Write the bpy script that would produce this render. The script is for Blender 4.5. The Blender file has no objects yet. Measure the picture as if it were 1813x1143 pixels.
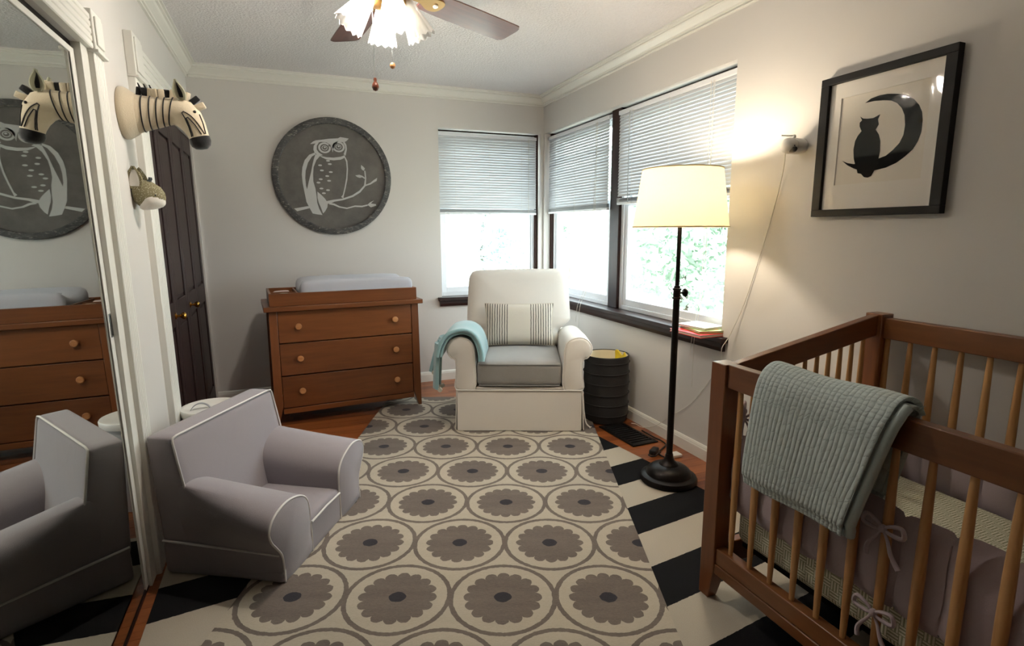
import bpy, math, random
from math import sin, cos, pi, radians, sqrt, atan2, hypot
from mathutils import Vector, Matrix

random.seed(7)
scene = bpy.context.scene
col = scene.collection

# ---------------------------------------------------------------- camera
FPX, YAW, PITCH, ROLL = 975.0, 0.3725, 0.166, 0.003
cam_data = bpy.data.cameras.new('camera')
cam_data.sensor_width = 36.0
cam_data.lens = FPX / 1813.0 * 36.0
cam_data.clip_start = 0.02
camera = bpy.data.objects.new('camera', cam_data)
col.objects.link(camera)
f_ = Vector((sin(YAW) * cos(PITCH), cos(YAW) * cos(PITCH), -sin(PITCH)))
r_ = Vector((cos(YAW), -sin(YAW), 0))
d_ = f_.cross(r_)
r2 = r_ * cos(ROLL) + d_ * sin(ROLL)
d2 = d_ * cos(ROLL) - r_ * sin(ROLL)
camera.matrix_world = Matrix(((r2.x, -d2.x, -f_.x, 0.0), (r2.y, -d2.y, -f_.y, 0.0), (r2.z, -d2.z, -f_.z, 1.30), (0, 0, 0, 1)))
scene.camera = camera

# ---------------------------------------------------------------- world, exposure
SKY = 8.0
world = bpy.data.worlds.new('overcast_sky')
scene.world = world
world.use_nodes = True
bg = world.node_tree.nodes['Background']
bg.inputs['Color'].default_value = (0.86, 0.94, 1.0, 1)
bg.inputs['Strength'].default_value = SKY
sun_data = bpy.data.lights.new('sun', 'SUN')
sun_data.energy = 22.0
sun_data.angle = radians(3)
sun_data.color = (1, .97, .9)
sun = bpy.data.objects.new('sun', sun_data)
col.objects.link(sun)
sun.rotation_euler = Vector((.45, .55, -1.0)).to_track_quat('-Z', 'Y').to_euler()
vs = scene.view_settings
vs.view_transform = 'Standard'
vs.look = 'None'
vs.exposure = 0.25
vs.gamma = 1.0
vs.use_curve_mapping = False
cy = scene.cycles
cy.max_bounces, cy.diffuse_bounces, cy.glossy_bounces, cy.transmission_bounces, cy.transparent_max_bounces = 7, 4, 3, 5, 10
cy.caustics_reflective = cy.caustics_refractive = False
cy.use_adaptive_sampling, cy.adaptive_threshold = True, .02
FAN_BULB = 640.0      # emission of the ceiling fan bulbs
LAMP_BULB = 400.0     # emission of the floor lamp bulb

# ---------------------------------------------------------------- room size
XL, XR, YB, YF, ZC = -0.617, 2.115, 4.63, -1.30, 2.45
ZS, ZH = 0.735, 2.14          # sill top, head of the window openings
WX0 = 1.16                    # left end of the back opening
WY0 = 2.31                    # near end of the right opening
PIL = 0.03                    # corner pillar

# the left wall is not quite square and plumb: it turns about the back corner and leans out a little
LWALL = Matrix.Translation((XL, YB, 0)) @ Matrix.Rotation(.0160, 4, 'Z') @ Matrix.Rotation(-.0090, 4, 'Y') @ Matrix.Translation((-XL, -YB, 0))
def on_left(o):
    o.matrix_basis = LWALL @ o.matrix_basis
    return o

def portal(name, loc, rot, sx, sy):
    l = bpy.data.lights.new(name, 'AREA')
    l.shape = 'RECTANGLE'
    l.size, l.size_y = sx, sy
    l.cycles.is_portal = True
    o = bpy.data.objects.new(name, l)
    o.location = loc
    o.rotation_euler = rot
    col.objects.link(o)
portal('window_portal_back', ((WX0 + XR) / 2, YB + 0.20, (ZS + ZH) / 2), (radians(-90), 0, 0), XR - WX0, ZH - ZS)
portal('window_portal_right', (XR + 0.20, (WY0 + YB) / 2, (ZS + ZH) / 2), (radians(-90), 0, radians(-90)), YB - WY0, ZH - ZS)

# ---------------------------------------------------------------- mesh helpers
class MB:
    """collects geometry of ONE part and links it as one mesh object"""
    def __init__(self):
        self.v, self.f, self.uv = [], [], {}
    def add(self, vs, fs):
        b = len(self.v)
        self.v += [tuple(p) for p in vs]
        self.f += [tuple(i + b for i in q) for q in fs]
        return b
    def box(self, x0, x1, y0, y1, z0, z1):
        return self.hexa([(x0, y0, z0), (x1, y0, z0), (x1, y1, z0), (x0, y1, z0), (x0, y0, z1), (x1, y0, z1), (x1, y1, z1), (x0, y1, z1)])
    def hexa(self, p):
        self.add(p, [(0, 3, 2, 1), (4, 5, 6, 7), (0, 1, 5, 4), (1, 2, 6, 5), (2, 3, 7, 6), (3, 0, 4, 7)])
        return self
    def loft(self, rings, cap0=True, cap1=True, closed=True):
        n = len(rings[0])
        vs = [p for r in rings for p in r]
        fs = []
        for i in range(len(rings) - 1):
            for j in range(n if closed else n - 1):
                k = (j + 1) % n
                fs.append((i * n + j, i * n + k, (i + 1) * n + k, (i + 1) * n + j))
        if cap0: fs.append(tuple(range(n - 1, -1, -1)))
        if cap1: fs.append(tuple((len(rings) - 1) * n + j for j in range(n)))
        self.add(vs, fs)
        return self
    def tube(self, pts, r, seg=8, caps=True, closed=False):
        pts = [Vector(p) for p in pts]
        n = len(pts)
        rs = r if isinstance(r, (list, tuple)) else [r] * n
        t0 = (pts[1] - pts[0]).normalized()
        a = Vector((0, 0, 1)) if abs(t0.z) < .9 else Vector((1, 0, 0))
        u = t0.cross(a).normalized()
        rings = []
        for i, p in enumerate(pts):
            if closed: t = (pts[(i + 1) % n] - pts[i - 1]).normalized()
            else: t = (pts[min(i + 1, n - 1)] - pts[max(i - 1, 0)]).normalized()
            u = (u - t * u.dot(t)).normalized()
            w = t.cross(u)
            rings.append([p + (u * cos(2 * pi * k / seg) + w * sin(2 * pi * k / seg)) * rs[i] for k in range(seg)])
        if closed:
            rings.append(rings[0])
            return self.loft(rings, False, False)
        return self.loft(rings, caps, caps)
    def lathe(self, prof, seg=32, c=(0, 0, 0), axis='z', cap=True, sx=1, sy=1):
        rings = []
        for r, h in prof:
            ring = []
            for k in range(seg):
                a = 2 * pi * k / seg
                p, q = r * cos(a) * sx, r * sin(a) * sy
                ring.append({'z': (c[0] + p, c[1] + q, c[2] + h), 'x': (c[0] + h, c[1] + p, c[2] + q), 'y': (c[0] + q, c[1] + h, c[2] + p)}[axis])
            rings.append(ring)
        return self.loft(rings, cap, cap)
    def prism(self, poly, fn, t0, t1):
        """2-D outline -> solid, fn(a, b, t) gives the 3-D point"""
        return self.loft([[fn(a, b, t0) for a, b in poly], [fn(a, b, t1) for a, b in poly]])
    def grid(self, fn, nu, nv, uv=True):
        b = self.add([fn(i / nu, j / nv) for j in range(nv + 1) for i in range(nu + 1)], [])
        for j in range(nv):
            for i in range(nu):
                q = [b + j * (nu + 1) + i, b + j * (nu + 1) + i + 1, b + (j + 1) * (nu + 1) + i + 1, b + (j + 1) * (nu + 1) + i]
                self.f.append(tuple(q))
        for j in range(nv + 1):
            for i in range(nu + 1):
                self.uv[b + j * (nu + 1) + i] = (i / nu, j / nv)
        return self
    def sheet(self, fn, nu, nv, t):
        """a thick cloth: front face fn(u,v), back face t behind it along the normal"""
        def P(u, v): return Vector(fn(u, v))
        e = 1e-3
        top, bot = {}, {}
        for j in range(nv + 1):
            for i in range(nu + 1):
                u, v = i / nu, j / nv
                p = P(u, v)
                du = P(min(u + e, 1), v) - P(max(u - e, 0), v)
                dv = P(u, min(v + e, 1)) - P(u, max(v - e, 0))
                nrm = du.cross(dv)
                nrm = nrm.normalized() if nrm.length > 1e-12 else Vector((0, 0, 1))
                top[i, j], bot[i, j] = p, p - nrm * t
        b = self.add([top[i, j] for j in range(nv + 1) for i in range(nu + 1)] + [bot[i, j] for j in range(nv + 1) for i in range(nu + 1)], [])
        N = (nu + 1) * (nv + 1)
        I = lambda i, j: b + j * (nu + 1) + i
        for j in range(nv):
            for i in range(nu):
                self.f.append((I(i, j), I(i + 1, j), I(i + 1, j + 1), I(i, j + 1)))
                self.f.append((N + I(i, j), N + I(i, j + 1), N + I(i + 1, j + 1), N + I(i + 1, j)))
        edge = [(i, 0) for i in range(nu)] + [(nu, j) for j in range(nv)] + [(i, nv) for i in range(nu, 0, -1)] + [(0, j) for j in range(nv, 0, -1)]
        for k in range(len(edge)):
            p, q = edge[k], edge[(k + 1) % len(edge)]
            self.f.append((I(*q), I(*p), N + I(*p), N + I(*q)))
        for j in range(nv + 1):
            for i in range(nu + 1):
                self.uv[I(i, j)] = self.uv[N + I(i, j)] = (i / nu, j / nv)
        return self
    def rbox(self, c, s, r, n=8, fn=None):
        """rounded box, centre c, full size s, corner radius r, optional deform"""
        h = [x / 2 for x in s]
        r = min(r, *h)
        idx, vs, fs = {}, [], []
        def V(p):
            inn = [max(-h[k] + r, min(h[k] - r, p[k] * h[k])) for k in range(3)]
            d = Vector([p[k] * h[k] - inn[k] for k in range(3)])
            q = Vector(inn) + (d.normalized() * r if d.length > 1e-9 else d)
            key = tuple(round(x, 6) for x in p)
            if key not in idx:
                idx[key] = len(vs)
                q = (q.x + c[0], q.y + c[1], q.z + c[2])
                vs.append(fn(*q) if fn else q)
            return idx[key]
        # denser sampling close to the edges so that the rounding shows
        t = []
        for k in range(n + 1):
            t.append(-cos(pi * k / n))
        for ax in range(3):
            for sg in (-1, 1):
                for i in range(n):
                    for j in range(n):
                        q = []
                        for a, b in ((i, j), (i + 1, j), (i + 1, j + 1), (i, j + 1)):
                            p = [0, 0, 0]
                            p[ax] = sg; p[(ax + 1) % 3] = t[a]; p[(ax + 2) % 3] = t[b]
                            q.append(V(p))
                        fs.append(q if sg > 0 else q[::-1])
        self.add(vs, fs)
        return self
    def mesh(self, name, smooth=None):
        me = bpy.data.meshes.new(name)
        me.from_pydata(self.v, [], self.f)
        if self.uv:
            l = me.uv_layers.new(name='UVMap')
            for lp in me.loops:
                l.data[lp.index].uv = self.uv.get(lp.vertex_index, (0, 0))
        if smooth:
            me.polygons.foreach_set('use_smooth', [True] * len(me.polygons))
            me.set_sharp_from_angle(angle=radians(smooth))
        me.update()
        return me
    def build(self, name, mat, parent=None, smooth=None, bevel=0, seg=2, sub=0):
        me = self.mesh(name, smooth if not bevel else (smooth or 35))
        me.materials.append(mat)
        o = bpy.data.objects.new(name, me)
        col.objects.link(o)
        if parent is not None: o.parent = parent
        if bevel:
            m = o.modifiers.new('bevel', 'BEVEL')
            m.width, m.segments, m.limit_method, m.angle_limit = bevel, seg, 'ANGLE', radians(40)
        if sub:
            m = o.modifiers.new('sub', 'SUBSURF'); m.levels = m.render_levels = sub
        return o

def tag(o, label, cat, group=None, kind=None):
    o['label'] = label; o['category'] = cat
    if group: o['group'] = group
    if kind: o['kind'] = kind
    return o
def thing(name, label, cat, loc=(0, 0, 0), rz=0, group=None, kind=None, rot=None):
    o = bpy.data.objects.new(name, None)
    o.empty_display_size = .1
    col.objects.link(o)
    o.location = loc
    o.rotation_euler = rot or (0, 0, rz)
    return tag(o, label, cat, group, kind)
def inst(src, parent, loc=None, rot=None, scale=None):
    o = src.copy(); col.objects.link(o); o.parent = parent
    if loc is not None: o.location = loc
    if rot is not None: o.rotation_euler = rot
    if scale is not None: o.scale = scale
    return o
def catmull(pts, n=6, closed=True):
    out, m = [], len(pts)
    D = len(pts[0])
    for i in range(m if closed else m - 1):
        if closed: p = [pts[(i + k - 1) % m] for k in range(4)]
        else: p = [pts[max(0, min(m - 1, i + k - 1))] for k in range(4)]
        for k in range(n):
            t = k / n
            out.append(tuple(.5 * (2 * p[1][d] + (p[2][d] - p[0][d]) * t + (2 * p[0][d] - 5 * p[1][d] + 4 * p[2][d] - p[3][d]) * t * t + (3 * p[1][d] - p[0][d] - 3 * p[2][d] + p[3][d]) * t ** 3) for d in range(D)))
    if not closed: out.append(tuple(pts[-1]))
    return out
def inset(poly, d):
    """move an outline inwards by d (counter-clockwise or clockwise)"""
    n = len(poly)
    A = sum(poly[i][0] * poly[(i + 1) % n][1] - poly[(i + 1) % n][0] * poly[i][1] for i in range(n))
    s = 1 if A > 0 else -1
    out = []
    for i in range(n):
        a, b = poly[i - 1], poly[(i + 1) % n]
        tx, ty = b[0] - a[0], b[1] - a[1]
        L = hypot(tx, ty) or 1
        out.append((poly[i][0] - ty / L * d * s, poly[i][1] + tx / L * d * s))
    return out

# ---------------------------------------------------------------- material helpers
def S(r, g, b):
    f = lambda c: (c / 255 / 12.92) if c / 255 <= .04045 else ((c / 255 + .055) / 1.055) ** 2.4
    return (f(r), f(g), f(b), 1)
class NT:
    def __init__(self, name):
        self.m = bpy.data.materials.new(name)
        self.m.use_nodes = True
        self.t = self.m.node_tree
        self.b = self.t.nodes['Principled BSDF']
        self.out = self.t.nodes['Material Output']
    def n(self, typ, **kw):
        x = self.t.nodes.new(typ)
        for k, v in kw.items(): setattr(x, k, v)
        return x
    def link(self, a, b): self.t.links.new(a, b)
    def put(self, sock, v):
        if hasattr(v, 'is_output'): self.link(v, sock)
        else: sock.default_value = v
    def M(self, op, a, b=0.0, c=0.0):
        x = self.n('ShaderNodeMath', operation=op)
        for s, v in zip(x.inputs, (a, b, c)): self.put(s, v)
        return x.outputs[0]
    def mix(self, fac, a, b):
        x = self.n('ShaderNodeMix', data_type='RGBA')
        self.put(x.inputs[0], fac); self.put(x.inputs[6], a); self.put(x.inputs[7], b)
        return x.outputs[2]
    def coord(self, kind='Object', scale=(1, 1, 1)):
        c = self.n('ShaderNodeTexCoord')
        mp = self.n('ShaderNodeMapping')
        mp.inputs['Scale'].default_value = scale
        self.link(c.outputs[kind], mp.inputs['Vector'])
        return mp.outputs[0]
    def noise(self, vec, scale, detail=3, rough=.5, dist=0):
        x = self.n('ShaderNodeTexNoise')
        self.link(vec, x.inputs['Vector'])
        x.inputs['Scale'].default_value = scale; x.inputs['Detail'].default_value = detail
        x.inputs['Roughness'].default_value = rough; x.inputs['Distortion'].default_value = dist
        return x.outputs['Fac']
    def ramp(self, fac, stops):
        x = self.n('ShaderNodeValToRGB')
        self.link(fac, x.inputs[0])
        e = x.color_ramp.elements
        while len(e) < len(stops): e.new(.5)
        for k, (p, c) in enumerate(stops): e[k].position = p; e[k].color = c
        return x.outputs[0]
    def bump(self, h, strength=.2, dist=.01):
        x = self.n('ShaderNodeBump')
        x.inputs['Strength'].default_value = strength; x.inputs['Distance'].default_value = dist
        self.link(h, x.inputs['Height'])
        self.link(x.outputs[0], self.b.inputs['Normal'])
    def set(self, **kw):
        for k, v in kw.items(): self.put(self.b.inputs[k.replace('_', ' ')], v)
        return self.m
def dk(c, k): return (c[0] * k, c[1] * k, c[2] * k, 1)
def plain(name, c, rough=.5, var=.06, vs=6, bump=0, bs=80, metal=0, sheen=0, bd=.002, kind='Object', spec=.5):
    t = NT(name)
    v = t.coord(kind)
    f = t.noise(v, vs, 4)
    t.set(Base_Color=t.mix(f, dk(c, 1 - var), dk(c, 1 + var)), Roughness=rough, Metallic=metal, Sheen_Weight=sheen, Specular_IOR_Level=spec)
    if bump: t.bump(t.noise(v, bs, 3), bump, bd)
    return t.m
def fabric(name, c, bs=420, bump=.25, var=.08, sheen=.25, wrinkle=0):
    t = NT(name)
    v = t.coord()
    f = t.noise(v, 5, 4)
    weave = t.noise(v, bs, 2, .7)
    fac = t.M('ADD', t.M('MULTIPLY', f, .6), t.M('MULTIPLY', weave, .4))
    t.set(Base_Color=t.mix(fac, dk(c, 1 - var), dk(c, 1 + var)), Roughness=.92, Sheen_Weight=sheen, Specular_IOR_Level=.2)
    h = weave
    if wrinkle: h = t.M('ADD', weave, t.M('MULTIPLY', t.noise(v, 9, 2, .5, 1.2), wrinkle))
    t.bump(h, bump, .004)
    return t.m
def wood(name, a, b, axis='x', scale=9, rough=.35, stretch=.07, bump=.06, coat=.0, kind='Object', spec=.5):
    t = NT(name)
    s = {'x': (stretch, 1, 1), 'y': (1, stretch, 1), 'z': (1, 1, stretch)}[axis]
    info = t.n('ShaderNodeObjectInfo')
    v = t.coord(kind, s)
    add = t.n('ShaderNodeVectorMath', operation='ADD')
    cmb = t.n('ShaderNodeCombineXYZ')
    rnd = t.M('MULTIPLY', info.outputs['Random'], 7.0)
    for k in range(3): t.link(rnd, cmb.inputs[k])
    t.link(v, add.inputs[0]); t.link(cmb.outputs[0], add.inputs[1])
    v = add.outputs[0]
    n1 = t.noise(v, scale, 6, .6, .6)
    n2 = t.noise(v, scale * 9, 4, .6, .2)
    f = t.M('ADD', t.M('MULTIPLY', n1, .7), t.M('MULTIPLY', n2, .3))
    f = t.M('ADD', f, t.M('MULTIPLY', t.M('SUBTRACT', info.outputs['Random'], .5), .16))
    t.set(Base_Color=t.ramp(f, [(.32, a), (.68, b)]), Roughness=rough, Coat_Weight=coat, Coat_Roughness=.15, Specular_IOR_Level=spec)
    t.bump(n2, bump, .002)
    return t.m
# ---------------------------------------------------------------- materials of the room
def m_wall():
    t = NT('wall_paint')
    v = t.coord()
    c = S(214, 210, 205)
    t.set(Base_Color=t.mix(t.noise(v, 1.3, 3), dk(c, .97), dk(c, 1.03)), Roughness=.7, Specular_IOR_Level=.3)
    t.bump(t.noise(v, 160, 3), .06, .002)
    return t.m
def m_ceiling():
    t = NT('ceiling_texture')
    v = t.coord()
    c = S(238, 234, 234)
    n = t.noise(v, 75, 4, .65)
    t.set(Base_Color=t.mix(n, dk(c, .9), dk(c, 1.06)), Roughness=.95, Specular_IOR_Level=.1)
    t.bump(n, .9, .012)
    return t.m
WALL, CEIL = m_wall(), m_ceiling()
TRIM = plain('white_trim_paint', S(230, 228, 220), .4, .02, 3)
VINYL = plain('white_vinyl', S(232, 234, 238), .35, .01, 3)
DARK = wood('dark_stained_wood', S(34, 17, 14), S(58, 31, 25), 'z', 7, .42, .08, .05, .0, spec=.22)
DARKX = wood('dark_stained_wood_sill', S(30, 16, 14), S(54, 29, 25), 'y', 7, .36, .08, .04, .0, spec=.35)
DOORM = wood('dark_brown_door_paint', S(34, 20, 19), S(46, 28, 26), 'z', 5, .45, .1, .03, .0, spec=.3)
PLANK = wood('oak_floor_plank', S(104, 52, 24), S(168, 98, 50), 'x', 5.5, .33, .08, .05, .25)
WALNUT = wood('walnut_stain_wood', S(100, 55, 25), S(138, 82, 42), 'x', 5, .38, .09, .04, .15)
WALNUTZ = wood('walnut_stain_wood_upright', S(96, 53, 25), S(132, 78, 41), 'z', 5, .38, .09, .04, .15)
WALNUTY = wood('walnut_stain_wood_rail', S(98, 57, 27), S(134, 84, 45), 'y', 5, .38, .09, .04, .15)
PINE = wood('pale_pine_spindle_wood', S(162, 112, 64), S(210, 162, 106), 'z', 8, .45, .1, .04, .05)
KNOBW = wood('turned_maple_knob_wood', S(176, 116, 68), S(214, 158, 106), 'x', 18, .4, .3, .02, .1)
BLACKM = plain('dark_bronze_metal', S(34, 30, 28), .38, .15, 14, 0, 80, .85)
BRASS = plain('polished_brass', S(200, 150, 70), .22, .05, 6, 0, 80, 1)
CHROME = plain('brushed_steel', S(150, 152, 150), .3, .04, 6, 0, 80, 1)
BLACKP = plain('black_plastic', S(18, 18, 19), .45, .05, 6)
WHITEP = plain('white_plastic', S(226, 223, 216), .4, .02, 6)
def m_mirror():
    t = NT('mirror_silver')
    return t.set(Base_Color=(.68, .71, .68, 1), Metallic=1.0, Roughness=.015)
MIRROR = m_mirror()
def m_glass(name, tint=(.95, .98, .97, 1), gl=.06):
    t = NT(name)
    tr = t.n('ShaderNodeBsdfTransparent'); tr.inputs[0].default_value = tint
    g = t.n('ShaderNodeBsdfGlossy'); g.inputs['Roughness'].default_value = .02
    mx = t.n('ShaderNodeMixShader')
    lw = t.n('ShaderNodeLayerWeight'); lw.inputs['Blend'].default_value = .5
    t.link(t.M('MINIMUM', t.M('ADD', gl * .6, t.M('MULTIPLY', t.M('POWER', lw.outputs['Facing'], 5.0), .5)), .6), mx.inputs[0])
    t.link(tr.outputs[0], mx.inputs[1]); t.link(g.outputs[0], mx.inputs[2])
    t.link(mx.outputs[0], t.out.inputs[0])
    return t.m
GLASS = m_glass('window_glass')
PGLASS = m_glass('picture_glass', (1, 1, 1, 1), .03)
def m_translucent(name, c, k=.5, tr=0.0, rough=.6):
    t = NT(name)
    d = t.n('ShaderNodeBsdfDiffuse'); d.inputs[0].default_value = c
    l = t.n('ShaderNodeBsdfTranslucent'); l.inputs[0].default_value = c
    mx = t.n('ShaderNodeMixShader'); mx.inputs[0].default_value = k
    t.link(d.outputs[0], mx.inputs[1]); t.link(l.outputs[0], mx.inputs[2])
    s = mx.outputs[0]
    if tr:
        p = t.n('ShaderNodeBsdfTransparent'); p.inputs[0].default_value = (1, 1, 1, 1)
        m2 = t.n('ShaderNodeMixShader'); m2.inputs[0].default_value = tr
        t.link(s, m2.inputs[1]); t.link(p.outputs[0], m2.inputs[2]); s = m2.outputs[0]
    t.link(s, t.out.inputs[0])
    return t.m
SLAT = m_translucent('white_blind_slat', S(212, 215, 218), .07)
def m_emit(name, c, s):
    t = NT(name)
    return t.set(Base_Color=(.8, .8, .8, 1), Emission_Color=c, Emission_Strength=s)

# ---------------------------------------------------------------- floor, ceiling, walls
fl = tag(MB().box(XL - .15, XR + .2, YF - .1, YB + .2, -.10, -.012).build('floor', DARK), 'red-brown oak strip floor of the nursery', 'floor', kind='structure')
pw = .0826
me0 = MB().box(0, 1, .0006, pw - .0006, -.012, 0).mesh('plank')
me0.materials.append(PLANK)
y = YF
row = 0
while y < YB:
    cuts = sorted([XL - .12, XR + .02] + [XL - .12 + (.35 + .55 * random.random()), XL - .12 + (1.5 + .8 * random.random())])
    for a, b in zip(cuts, cuts[1:]):
        o = bpy.data.objects.new('plank', me0)
        col.objects.link(o)
        o.parent = fl
        o.location = (a + .0005, y, random.uniform(-.0006, 0))
        o.scale = (b - a - .001, 1, 1)
    y += pw
    row += 1
tag(MB().box(XL - .15, XR + .3, YF - .15, YB + .3, ZC, ZC + .12).build('ceiling', CEIL), 'white sprayed-texture ceiling above the nursery', 'ceiling', kind='structure')
T = .16
w = MB()
w.box(XL - .2, WX0, YB, YB + T, -.1, ZC); w.box(WX0, XR - PIL, YB, YB + T, -.1, ZS - .045); w.box(WX0, XR - PIL, YB, YB + T, ZH, ZC); w.box(XR - PIL, XR + T, YB, YB + T, -.1, ZC)
tag(w.build('wall_back', WALL), 'pale greige wall behind the dresser, with a window opening at its right', 'wall', kind='structure')
w = MB()
w.box(XR, XR + T, YF, WY0, -.1, ZC); w.box(XR, XR + T, WY0, YB - PIL, -.1, ZS - .045); w.box(XR, XR + T, WY0, YB - PIL, ZH, ZC); w.box(XR, XR + T, YB - PIL, YB, -.1, ZC)
tag(w.build('wall_right', WALL), 'pale greige wall behind the crib, with a wide window opening', 'wall', kind='structure')
MY0, MY1, MZ = .42, 2.295, 1.890         # mirror closet opening
DY0, DY1, DZ = 3.020, 4.60, 1.950        # dark bifold door opening
w = MB()
w.box(XL - .10, XL, YF, MY0, -.1, ZC); w.box(XL - .10, XL, MY0, MY1, MZ, ZC); w.box(XL - .10, XL, MY1, DY0, -.1, ZC)
w.box(XL - .10, XL, DY0, DY1, DZ, ZC); w.box(XL - .10, XL, DY1, YB, -.1, ZC); w.box(XL - .16, XL - .10, YF, YB, -.1, ZC)
on_left(tag(w.build('wall_left', WALL), 'pale greige wall between the mirror and the dark door', 'wall', kind='structure'))
tag(MB().box(XL - .2, XR + .2, YF - .12, YF, -.1, ZC).build('wall_front', WALL), 'pale greige wall behind the camera', 'wall', kind='structure')

# crown moulding: one profile swept along each wall (p = out from the wall, q = down from the ceiling)
CR = [(0, .082), (.013, .082), (.015, .076), (.009, .070), (.010, .066), (.019, .064), (.021, .056), (.032, .046), (.046, .034), (.052, .026), (.050, .020), (.062, .017), (.064, .010), (.076, .009), (.076, 0), (0, 0)]
def crown(name, label, fn, a, b):
    m = MB(); m.loft([[fn(a, p, ZC - q) for p, q in CR], [fn(b, p, ZC - q) for p, q in CR]])
    return tag(m.build(name, TRIM), label, 'crown moulding', kind='structure')
crown('trim_1', 'white stepped crown moulding along the top of the dresser wall', lambda s, p, z: (s, YB - p, z), XL, XR)
crown('trim_2', 'white stepped crown moulding above the windows on the crib wall', lambda s, p, z: (XR - p, s, z), YF, YB)
on_left(crown('trim_3', 'white stepped crown moulding above the mirror and dark door', lambda s, p, z: (XL + p, s, z), YF, YB))
crown('trim_4', 'white stepped crown moulding on the wall behind the camera', lambda s, p, z: (s, YF + p, z), XL, XR)
BB = [(0, 0), (.014, 0), (.014, .062), (.011, .070), (.011, .074), (.006, .084), (0, .086)]
def base(name, label, fn, a, b):
    m = MB(); m.loft([[fn(a, p, q) for p, q in BB], [fn(b, p, q) for p, q in BB]])
    return tag(m.build(name, TRIM), label, 'baseboard', kind='structure')
base('baseboard_back', 'white baseboard along the dresser wall', lambda s, p, z: (s, YB - p, z), XL, XR)
base('baseboard_right', 'white baseboard beneath the dark window sill, behind the floor lamp', lambda s, p, z: (XR - p, s, z), YF, YB)
on_left(base('baseboard_left', 'short white baseboard between mirror casing and door casing', lambda s, p, z: (XL + p, s, z), MY1 + .12, DY0 - .165))

# ---------------------------------------------------------------- windows
# local frame: x along the wall (left to right from the room), y outwards, z up; origin at the wall face
def window(name, label, loc, rz, x0, x1, z0, z1, d):
    t = thing(name, label, 'window', loc, rz, kind='structure')
    def frame(nm, a0, a1, b0, b1, y0, y1, wl, wb, mat=VINYL, bev=.003):
        m = MB()
        m.box(a0, a0 + wl, y0, y1, b0, b1); m.box(a1 - wl, a1, y0, y1, b0, b1)
        m.box(a0 + wl, a1 - wl, y0, y1, b0, b0 + wb); m.box(a0 + wl, a1 - wl, y0, y1, b1 - wb, b1)
        return m.build(nm, mat, t, bevel=bev)
    frame('outer_frame', x0, x1, z0, z1, d, d + .08, .032, .03)
    zm = z0 + (z1 - z0) * .56
    fr = frame('lower_sash', x0 + .032, x1 - .032, z0 + .03, zm, d + .012, d + .04, .04, .045)
    MB().box(x0 + .07, x1 - .07, d + .024, d + .030, z0 + .073, zm - .043).build('pane', GLASS, fr)
    fr = frame('upper_sash', x0 + .032, x1 - .032, zm - .03, z1 - .03, d + .042, d + .07, .04, .045)
    MB().box(x0 + .07, x1 - .07, d + .054, d + .060, zm + .012, z1 - .073).build('pane', GLASS, fr)
    return t
CD = .055       # depth of the dark casing behind the wall face
PY0, PY1 = 3.452, 3.575   # dark mullion post (along y)
RW = radians(-90)
window('window_1', 'white framed window in the dresser wall, left of the corner', (0, YB, 0), 0, WX0, XR - PIL - .02, ZS, ZH - .012, .085)
window('window_2', 'white framed window between the corner pillar and the dark wood post', (XR, 0, 0), RW, -(YB - PIL - .03), -PY1, ZS, ZH - .012, .075)
window('window_3', 'white framed window behind the floor lamp, right of the dark post', (XR, 0, 0), RW, -PY0, -WY0, ZS, ZH - .012, .075)
# dark casing strips, post and sill
t = thing('trim_5', 'dark stained wood strips framing the three windows', 'window trim', (0, 0, 0), kind='structure')
MB().box(WX0, XR - PIL, YB + .098, YB + .118, ZH - .03, ZH).build('head_strip', DARK, t)
MB().box(XR + .098, XR + .118, WY0, YB - PIL, ZH - .03, ZH).build('head_strip', DARK, t)
MB().box(XR - PIL - .02, XR - PIL, YB + CD, YB + .15, ZS, ZH).build('side_strip', DARK, t)
MB().box(XR + CD, XR + .15, YB - PIL - .03, YB - PIL, ZS, ZH).build('side_strip', DARK, t)
tag(MB().box(XR + CD, XR + .15, PY0, PY1, ZS, ZH).build('trim_6', DARK, bevel=.004), 'dark stained wood post between the two windows of the crib wall', 'window post', kind='structure')
m = MB()
so, th = .045, .030
m.box(WX0 - .035, XR + .09, YB - so, YB + .09, ZS - th, ZS)
m.box(XR - so, XR + .09, WY0 - .055, YB + .09, ZS - th, ZS - .0005)
sill = tag(m.build('trim_7', DARKX, bevel=.004), 'dark stained wood sill running around the window corner', 'window sill', kind='structure')
m = MB(); m.prism([(0, ZS - .078), (.020, ZS - .078), (.030, ZS - .055), (.034, ZS - th), (0, ZS - th)], lambda p, z, s: (s, YB - p, z), WX0 - .02, XR)
m.build('apron', DARKX, sill)
m = MB(); m.prism([(0, ZS - .078), (.020, ZS - .078), (.030, ZS - .055), (.034, ZS - th), (0, ZS - th)], lambda p, z, s: (XR - p, s, z), WY0 - .035, YB)
m.build('apron', DARKX, sill)

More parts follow.
